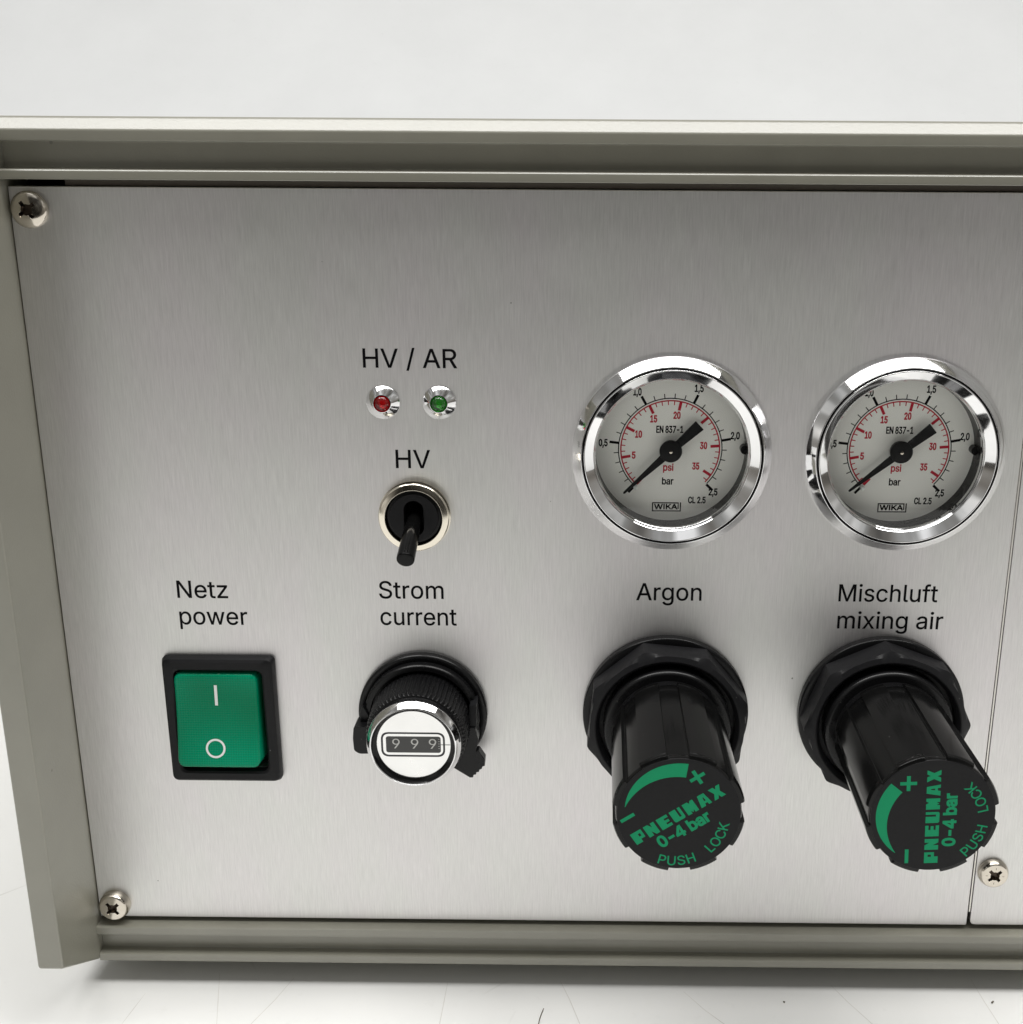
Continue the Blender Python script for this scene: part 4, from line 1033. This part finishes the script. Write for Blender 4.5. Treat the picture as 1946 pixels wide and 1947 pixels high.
LETTERS = {
    'P': [[(0, 0), (.60, 0), (.60, .28), (1, .28), (1, 1), (0, 1)], [(.58, .50), (.78, .50), (.78, .74), (.58, .74)]],
    'N': [[(0, 0), (.42, 0), (.42, .40), (.66, 0), (1, 0), (1, 1), (.66, 1), (.66, .66), (.42, 1), (0, 1)]],
    'E': [[(0, 0), (1, 0), (1, .24), (.60, .24), (.60, .39), (.94, .39), (.94, .61), (.60, .61), (.60, .76), (1, .76), (1, 1), (0, 1)]],
    'U': [[(0, 1), (0, .1), (.1, 0), (.9, 0), (1, .1), (1, 1), (.76, 1), (.76, .26), (.58, .26), (.58, 1)]],
    'M': [[(0, 0), (.38, 0), (.38, .24), (.52, .05), (.66, .24), (.66, 0), (1, 0), (1, 1), (.74, 1), (.61, .80), (.48, 1), (0, 1)]],
    'A': [[(0, 0), (.42, 0), (.47, .2), (.68, .2), (.72, 0), (1, 0), (.82, 1), (.22, 1)], [(.50, .40), (.66, .40), (.61, .70), (.54, .70)]],
    'X': [[(0, 0), (.36, 0), (.50, .27), (.60, 0), (1, 0), (.76, .5), (1, 1), (.66, 1), (.53, .76), (.42, 1), (0, 1), (.26, .5)]],
}


def regulator(c, nut_deg, text_deg, label):
    ZC = 32.2
    # knob body with eight shallow grooves
    m = Mesh()

    def grooved(r, z, a):
        if r < 8.2:
            return r
        d = (math.degrees(a) - 92.0 + 22.5) % 45.0 - 22.5
        depth = 0.55
        e = 9.7
        w = min(1.0, max(0.0, (e - abs(d)) / 0.45 + 0.5))
        return r - depth * w
    prof = [(8.75, 6.6), (9.25, 8.2), (9.45, 9.0), (9.72, ZC - 0.9), (9.68, ZC - 0.45), (9.5, ZC - 0.12), (9.22, ZC), (8.2, ZC), (0, ZC)]
    m.lathe(prof, 'gloss', n=720, mod=grooved)
    knob = m.build('regulator_knob', unit, (c[0], c[1], 0), label, smooth=34)
    # washer, nut and bonnet behind it
    m = Mesh()
    m.lathe(fillet([(13.6, 0), (14.05, 0.05), (14.05, 1.5), (13.0, 1.7), (0, 1.7)], {2: 0.3}), 'black', n=128)
    m.build('washer', knob)
    m = Mesh()
    n = 192

    def octo(r, z, a):
        d = (math.degrees(a) - nut_deg) % 45.0 - 22.5
        flat = 13.9 * math.cos(math.radians(22.5)) / math.cos(math.radians(d))
        return min(r, flat)
    prof = [(14.2, 1.7), (14.2, 5.2), (13.8, 5.6), (12.9, 6.15), (12.1, 6.5), (11.9, 6.45), (11.3, 5.6), (11.3, 4.0), (0, 4.0)]
    m.lathe(prof, 'satin', n=n, mod=octo)
    m.build('lock_nut', knob, smooth=24)
    m = Mesh()
    m.lathe(fillet([(10.6, 3.9), (10.6, 6.8), (10.2, 7.2), (9.0, 7.2), (8.9, 8.5), (0, 8.5)], {1: 0.3, 2: 0.2}), 'black', n=128)
    m.build('bonnet', knob)
    # cap disc with its printing
    m = Mesh()
    m.lathe(fillet([(8.95, ZC - 0.3), (8.95, ZC + 0.03), (8.85, ZC + 0.05), (0, ZC + 0.05)], {1: 0.05}), 'satin', n=128)
    mt = Matrix.Rotation(math.radians(text_deg), 4, 'Z')
    z = ZC + 0.065
    # widening scale
    n = 48
    outer, inner = [], []
    for i in range(n + 1):
        t = i / n
        a = math.radians(48 + 90 * t)
        ro = 8.25 - 0.35 * t ** 3
        ri = 6.05 + 1.8 * t ** 1.9
        outer.append((ro * math.cos(a), ro * math.sin(a)))
        inner.append((ri * math.cos(a), ri * math.sin(a)))
    m.fill([outer + inner[::-1]], z, 'green_ink', mt)
    m.fill([[(-7.65, 3.32), (-5.35, 3.32), (-5.35, 3.86), (-7.65, 3.86)]], z, 'green_ink', mt)
    h, w, px_, py_ = 1.2, 0.27, 5.42, 3.66
    m.fill([[(px_ + x, py_ + y) for x, y in ((-h, -w), (-w, -w), (-w, -h), (w, -h), (w, -w), (h, -w), (h, w), (w, w), (w, h), (-w, h), (-w, w), (-h, w))]], z, 'green_ink', mt)
    x0, x1, hgt = -7.75, 7.3, 1.98
    step = (x1 - x0 + 0.42) / 7
    for i, ch in enumerate('PNEUMAX'):
        xx = x0 + i * step
        ww = step - (0.42 if ch not in 'X' else 0.3)
        m.fill([[(xx + x * ww, -0.93 + y * hgt) for x, y in lp] for lp in LETTERS[ch]], z, 'green_ink', mt)
    m.fill(text_loops('0-4 bar', 1.75, -4.95, 3.5, -3.28), z, 'green_ink', mt, bold=0.12)
    # PUSH LOCK along the lower rim
    RB, cap, ox = 8.0, 1.5, -0.7
    k = cap / CAP
    for word, a0, a1 in (('PUSH', 217.5, 262.5), ('LOCK', 278.0, 319.0)):
        tot = sum(GLYPHS[ch][0] for ch in word) / 1000 * k
        pos = 0.0
        for ch in word:
            adv = GLYPHS[ch][0] / 1000 * k
            mid = math.radians(a0 + (a1 - a0) * (pos + adv / 2) / tot)
            pos += adv
            L = []
            for lp in embolden(glyph_loops(ch), 0.007):
                q = []
                for gx, gy in lp:
                    lx, ly = gx * k - adv / 2, gy * k
                    rr = RB - ly
                    q.append((ox + rr * math.cos(mid) - lx * math.sin(mid), rr * math.sin(mid) + lx * math.cos(mid)))
                L.append(q)
            m.fill(L, z, 'green_ink', mt)
    m.build('knob_cap', knob)
    return knob


regulator((101.57, 42.2), 17.0, 33.9, 'black regulator knob under the Argon caption, slanting print')
regulator((138.15, 42.35), 2.0, 93.0, 'black regulator knob under the Mischluft caption, upright print')


def rocker_switch():
    m = Mesh()
    cx, cy = 25.85, 40.2
    # bezel frame: outer ring with a rectangular opening
    W, H, w, h = 19.0, 23.3, 14.6, 18.6
    ho = 7

    def rr(ww, hh, r):
        return rounded([(cx - ww / 2, cy - hh / 2), (cx + ww / 2, cy - hh / 2), (cx + ww / 2, cy + hh / 2), (cx - ww / 2, cy + hh / 2)], r, ho)
    loops = [(rr(W, H, 1.0), 0.0), (rr(W, H, 1.0), 0.7), (rr(W - 0.5, H - 0.5, 1.2), 1.45), (rr(W - 1.3, H - 1.3, 1.2), 1.75),
             (rr(w + 1.1, h + 1.1, 1.5), 1.8), (rr(w + 0.4, h + 0.4, 1.3), 1.55), (rr(w + 0.4, h + 0.4, 1.3), -2.0)]
    vs, n = [], len(loops[0][0])
    for lp, z in loops:
        vs += [(x - cx, y - cy, z) for x, y in lp]
    fs = []
    for k in range(len(loops) - 1):
        for i in range(n):
            j = (i + 1) % n
            fs.append([k * n + i, k * n + j, (k + 1) * n + j, (k + 1) * n + i])
    m.add(vs, fs, 'satin')
    b = (len(loops) - 1) * n
    m.add([vs[b + i] for i in range(n)], [list(range(n))], 'dark')
    sw = m.build('rocker_switch', unit, (cx, cy, 0), 'green rocker power switch in a black frame')
    # the rocker: pressed in at the top, standing out at the bottom
    m = Mesh()
    hx, y0, y1 = 7.05, -7.75, 8.95

    def zf(y):
        t = (y - y0) / (y1 - y0)
        return 3.7 - 1.85 * t - 0.4 * math.sin(math.pi * t)
    vs, fs = [], []

    def dense(lp):
        out = []
        for i, a in enumerate(lp):
            b = lp[(i + 1) % len(lp)]
            k = 24 if i % 9 == 8 else 1
            out += [(a[0] + (b[0] - a[0]) * j / k, a[1] + (b[1] - a[1]) * j / k) for j in range(k)]
        return out
    base = dense(rounded([(-hx, y0), (hx, y0), (hx, y1), (-hx, y1)], 1.45, 8))
    n = len(base)
    ym = (y0 + y1) / 2

    def inset(d):
        return dense(rounded([(-hx + d, y0 + d), (hx - d, y0 + d), (hx - d, y1 - d), (-hx + d, y1 - d)], max(0.4, 1.45 - d), 8))
    R = 0.6
    rings = [[(x * 1.03 + 0.06, ym + (y - ym) * 1.03, -1.8) for x, y in base]]
    for k in range(7):
        a = math.pi / 2 * k / 6
        rings.append([(x, y, zf(y) - R * (1 - math.sin(a))) for x, y in inset(R * (1 - math.cos(a)))])
    core = inset(R)
    for s in (0.9, 0.75, 0.6, 0.45, 0.3, 0.15, 0.04):
        rings.append([(x * s, ym + (y - ym) * s, zf(ym + (y - ym) * s)) for x, y in core])
    for ring in rings:
        vs += ring
    for k in range(len(rings) - 1):
        for i in range(n):
            i2 = (i + 1) % n
            fs.append([k * n + i, k * n + i2, (k + 1) * n + i2, (k + 1) * n + i])
    fs.append([(len(rings) - 1) * n + i for i in range(n)])
    m.add([(x - 0.4, y, z) for x, y, z in vs], fs, 'rocker')
    yI = 4.85
    m.fill([[(-0.62, 3.3), (-0.12, 3.3), (-0.12, 6.95), (-0.62, 6.95)]], 0, 'white_ink', zf=lambda y: zf(y) + 0.03)
    ring_o, ring_i = circle(-0.85, -4.3, 1.68, 48), circle(-0.85, -4.3, 1.32, 48)
    m.fill([ring_o, ring_i], 0, 'white_ink', zf=lambda y: zf(y) + 0.03)
    m.build('rocker', sw, smooth=40)


rocker_switch()


def indicator(c, lens, label):
    m = Mesh()
    m.lathe(fillet([(2.68, 0.0), (2.68, 0.2), (1.42, 1.3), (1.30, 1.3)], {1: 0.06, 2: 0.05}), 'turned', n=128)
    m.lathe([(1.30, 1.3), (1.27, 1.1), (0.9, -1.6), (0, -1.6)], 'turned', n=96)
    b = m.build('indicator_light', unit, (c[0], c[1], 0), label, smooth=25)
    m = Mesh()
    prof = [(0, -1.2), (1.0, -1.2), (1.24, 0.9)]
    for i in range(1, 11):
        a = math.pi / 2 * i / 10
        prof.append((1.24 * math.cos(a) if i < 10 else 0, 0.9 + 0.95 * math.sin(a)))
    m.lathe(prof, lens, n=64)
    m.lathe([(0.7, -0.6), (0.62, 0.25), (0.3, 0.45), (0, 0.45)], lens.replace('lens', 'core'), n=40)  # bright core added inside the lens to colour in its light centre
    m.build('lens', b)


indicator((55.52, 95.65), 'red_lens', 'unlit red indicator light in a chrome cone')
indicator((64.46, 95.68), 'green_lens', 'unlit green indicator light in a chrome cone')


def toggle():
    c = (59.98, 77.0)
    m = Mesh()
    m.lathe(fillet([(5.85, 0.0), (5.85, 0.75), (5.6, 0.8), (5.62, 0.85), (5.75, 1.6), (5.6, 1.85), (4.66, 2.05), (4.55, 1.95), (4.55, 0.0)],
                   {5: 0.1, 6: 0.08}), 'nickel', n=128)
    t = m.build('toggle_switch', unit, (c[0], c[1], 0), 'black toggle switch with nickel ring, lever tipped down', smooth=20)
    # bushing with a slot
    m = Mesh()
    slot = circle(0, 1.25, 1.62, 16, 0, math.pi) + circle(0, -1.6, 1.62, 16, math.pi, 2 * math.pi)
    outer = circle(0, 0, 3.95, 96)
    m.fill([outer, slot], 1.75, 'satin')
    m.lathe([(4.5, -1), (4.5, 1.2), (4.35, 1.45), (4.0, 1.5), (3.95, 1.75)], 'black', n=96)
    ns = len(slot)
    m.add([(x, y, 1.75) for x, y in slot] + [(x, y, -2.5) for x, y in slot],
          [[(i + 1) % ns, i, ns + i, ns + (i + 1) % ns] for i in range(ns)] + [[ns + i for i in range(ns)]], 'dark')
    m.build('bushing', t, smooth=25)
    m = Mesh()
    d = Vector((-0.25, -4.25, 10.0))
    q = Vector((0, 0, 1)).rotation_difference(d.normalized())
    mt = Matrix.Translation((0, 0.1, -0.5)) @ q.to_matrix().to_4x4()
    L = 11.35
    m.lathe(fillet([(1.1, 0), (1.2, 3.0), (1.36, 5.4), (1.43, L - 0.5), (1.4, L - 0.12), (1.22, L), (0, L)], {4: 0.1, 5: 0.08}), 'lever', n=64, mtx=mt)
    m.build('lever', t, smooth=40)


toggle()


def counting_dial():
    c = (60.26, 41.79)
    m = Mesh()
    teeth = 66

    def knurl(r, z, a):
        if 4.0 < z < 10.0 and 7.9 < r:
            return r + 0.16 * math.cos(teeth * a)
        return r
    prof = [(8.1, 2.0), (8.2, 4.05), (8.35, 4.2), (8.05, 9.5), (7.7, 9.9), (7.45, 10.0), (7.35, 10.6), (7.5, 11.0), (7.6, 11.3)]
    m.lathe(prof, 'black', n=teeth * 8, mod=knurl)
    d = m.build('counting_dial', unit, (c[0], c[1], 0), 'black turns counting dial with knurled knob reading 999', smooth=40)
    m = Mesh()
    m.lathe(fillet([(10.9, 0), (10.98, 0.2), (10.98, 1.2), (10.7, 1.5), (10.0, 1.5), (9.8, 1.4), (9.75, 2.6), (9.5, 2.9), (8.75, 2.9), (8.6, 1.4), (7, 1.4)],
                   {2: 0.2, 3: 0.1, 6: 0.12, 7: 0.1}), 'black', n=160)
    m.build('base_flange', d)
    m = Mesh()
    m.lathe(fillet([(7.6, 11.3), (7.66, 11.75), (6.95, 12.75), (6.8, 12.8), (6.75, 12.6)], {1: 0.08, 2: 0.06, 3: 0.05}), 'chrome', n=128)
    m.build('chrome_ring', d, smooth=25)
    m = Mesh()
    m.lathe(fillet([(6.75, 12.6), (6.45, 12.2), (6.0, 11.95), (5.95, 11.8)], {1: 0.2}), 'gloss', n=128)
    m.lathe([(5.95, 11.8), (0, 11.8)], 'counter', n=128)

    def rbox(x0, x1, y0, y1, r):
        return rounded([(x0, y0), (x1, y0), (x1, y1), (x0, y1)], r, 8)
    m.fill([rbox(-5.28, 5.06, -2.2, 2.18, 1.3), rbox(-4.96, 4.75, -1.89, 1.88, 1.05)], 11.815, 'grey_ink')
    m.fill([rbox(-4.48, 4.38, -1.46, 1.44, 0.45)], 11.82, 'window')
    for x in (-2.85, 0.16, 3.06):
        m.fill(text_loops('9', 1.72, x - 0.6, x + 0.6, -0.7), 11.835, 'digit')
    m.fill([[(4.4, -0.05), (5.93, -0.05), (5.93, 0.05), (4.4, 0.05)]], 11.83, 'grey_ink')
    for i in range(5):
        y = 1.0 - i * 0.42
        m.fill([[(3.98, y - 0.04), (4.2, y - 0.04), (4.2, y + 0.04), (3.98, y + 0.04)]], 11.835, 'digit')
    m.build('counter_face', d)
    # clamp of the brake: two lugs, an upright and the toothed lever
    m = Mesh()
    m.prism(rounded([(-8.6, -5.45), (-10.3, -5.5), (-11.2, -4.9), (-11.3, -2.6), (-11.1, -0.55), (-8.6, -0.45)][::-1], 0.35, 3), 1.4, 5.2, 'black', 0.12, 2)
    m.prism([(-10.2, -0.5), (-8.9, -0.5), (-8.85, 0.8), (-9.75, 2.6), (-10.3, 1.2)], 1.4, 3.4, 'black', 0.1, 2)
    m.prism(rounded([(6.9, -5.5), (9.2, -5.5), (9.8, -2.7), (9.3, -0.45), (6.9, -0.45)], 0.3, 3), 1.4, 5.2, 'black', 0.12, 2)
    m.prism([(8.2, -0.4), (9.5, -0.4), (9.55, 3.7), (8.35, 3.4)], 1.4, 4.9, 'satin', 0.1, 2)
    m.build('clamp', d, smooth=30)
    m = Mesh()
    pts = [(5.4, -8.1), (8.2, -10.0)]
    teeth_pts = [(8.75, -9.95), (8.8, -9.45), (9.25, -9.4), (9.3, -8.95), (9.75, -8.9), (9.85, -8.45), (10.25, -8.3), (10.35, -7.85), (10.75, -7.75)]
    pts += teeth_pts + [(10.8, -6.55), (9.75, -4.9), (8.2, -5.2), (6.5, -4.8), (5.6, -6.2)]
    m.prism(pts, 3.0, 4.9, 'black', 0.08, 1)
    m.build('brake_lever', d, smooth=30)


counting_dial()


def screw(c, r, rise, tilt_deg, label, dome=True, pozi=False):
    """pan head with a cross recess, as a fine polar height field"""
    m = Mesh()
    nr, na = 46, 180
    arm_w, arm_l = 0.30 * r / 2.75, 0.52 * r
    vs, fs, mats = [], [], []

    def inside(x, y):
        t = math.radians(tilt_deg)
        u, v = x * math.cos(t) + y * math.sin(t), -x * math.sin(t) + y * math.cos(t)
        u, v = abs(u), abs(v)
        if u < v:
            u, v = v, u
        core = 0.30 * r
        taper = arm_w * (1.15 - 0.3 * u / arm_l)
        d1 = min(arm_l - u, taper - v)
        # filleted inner corners
        d2 = core - math.hypot(u, v) if math.hypot(u, v) < core else -1
        return max(d1, d2)

    def height(x, y):
        q = math.hypot(x, y) / r
        if dome:
            z = rise * (0.30 + 0.70 * math.sqrt(max(0.0, 1 - (q * 0.985) ** 2.2)))
        else:
            k = min(1.0, max(0.0, (q - 0.80) / 0.20))
            z = rise * (0.93 - 0.55 * k * k) + 0.07 * rise * (1 - q * q)
        d = inside(x, y)
        if d > 0:
            z -= min(1.0, d / 0.06) * (0.9 + 0.5 * (1 - q)) * 0.75
        return z, d
    vs.append((0, 0, height(0, 0)[0]))
    for i in range(1, nr + 1):
        q = (i / nr)
        for j in range(na):
            a = 2 * math.pi * j / na
            x, y = r * q * math.cos(a), r * q * math.sin(a)
            vs.append((x, y, height(x, y)[0]))
    head, cross = [], []
    for j in range(na):
        cross.append([0, 1 + j, 1 + (j + 1) % na])
    for i in range(nr - 1):
        for j in range(na):
            a, b = 1 + i * na + j, 1 + i * na + (j + 1) % na
            f = [a, a + na, b + na, b]
            x = sum(vs[k][0] for k in f) / 4
            y = sum(vs[k][1] for k in f) / 4
            (cross if inside(x, y) > 0.03 else head).append(f)
    o = len(vs)
    rim = [1 + (nr - 1) * na + j for j in range(na)]
    vs += [(vs[k][0] * 1.0, vs[k][1] * 1.0, 0.0) for k in rim]
    for j in range(na):
        j2 = (j + 1) % na
        head.append([rim[j], o + j, o + j2, rim[j2]])
    m.add(vs, head, 'screw')
    m.add(vs, cross, 'recess')
    if pozi:
        for k in range(4):
            a = tilt_deg + 45 + 90 * k
            m.fill([bar(0.33 * r, 0.62 * r, a, 0.07)], rise * 0.985, 'recess')
    m.build('screw', unit, (c[0], c[1], 0), label, smooth=34)


screw((3.2, 125.05), 2.78, 1.5, 36, 'nickel cross head screw in the upper left panel corner')
screw((3.25, 2.75), 2.75, 1.75, 43, 'nickel cross head screw in the lower left panel corner', dome=False)
screw((160.75, 11.15), 2.68, 1.4, 42, 'nickel cross head screw in the blank panel beside the seam', dome=False, pozi=True)


# ------------------------------------------------------------------ specks lying about
def fibre(pts, r, name, label, cat):
    m = Mesh()
    n = 6
    rings = []
    vs = []
    for i, p in enumerate(pts):
        p = Vector(p)
        t = (Vector(pts[min(i + 1, len(pts) - 1)]) - Vector(pts[max(i - 1, 0)])).normalized()
        s = t.cross(Vector((0, 1, 0))).normalized()
        u = s.cross(t)
        ids = []
        for k in range(n):
            a = 2 * math.pi * k / n
            ids.append(len(vs))
            vs.append(tuple(p + (s * math.cos(a) + u * math.sin(a)) * r))
        rings.append(ids)
    fs = []
    for A, B in zip(rings, rings[1:]):
        for k in range(n):
            fs.append([A[k], A[(k + 1) % n], B[(k + 1) % n], B[k]])
    fs += [rings[0][::-1], rings[-1]]
    m.add(vs, fs, 'hair', FRAME_MM)
    o = m.build(name)
    o['label'], o['category'] = label, cat


FRAME_MM = Matrix.Translation(ROOT_LOC * 1000) @ Matrix.Rotation(math.pi / 2, 4, 'X')
fibre([(80.95, -12.85, 7.3), (80.6, -12.85, 8.6), (80.3, -12.85, 10.0), (80.15, -12.85, 11.6)], 0.075, 'hair',
      'short dark fibre lying on the white table before the box', 'fibre')
fibre([(161.6, -12.8, 4.7), (161.75, -12.75, 4.55), (161.95, -12.8, 4.35)], 0.16, 'crumb',
      'tiny black crumb on the white table at the lower right', 'crumb')
fibre([(124.0, -12.85, 5.0), (124.15, -12.8, 5.0), (124.3, -12.85, 5.1)], 0.13, 'crumb',
      'tiny grey crumb on the white table between the scratches', 'crumb')
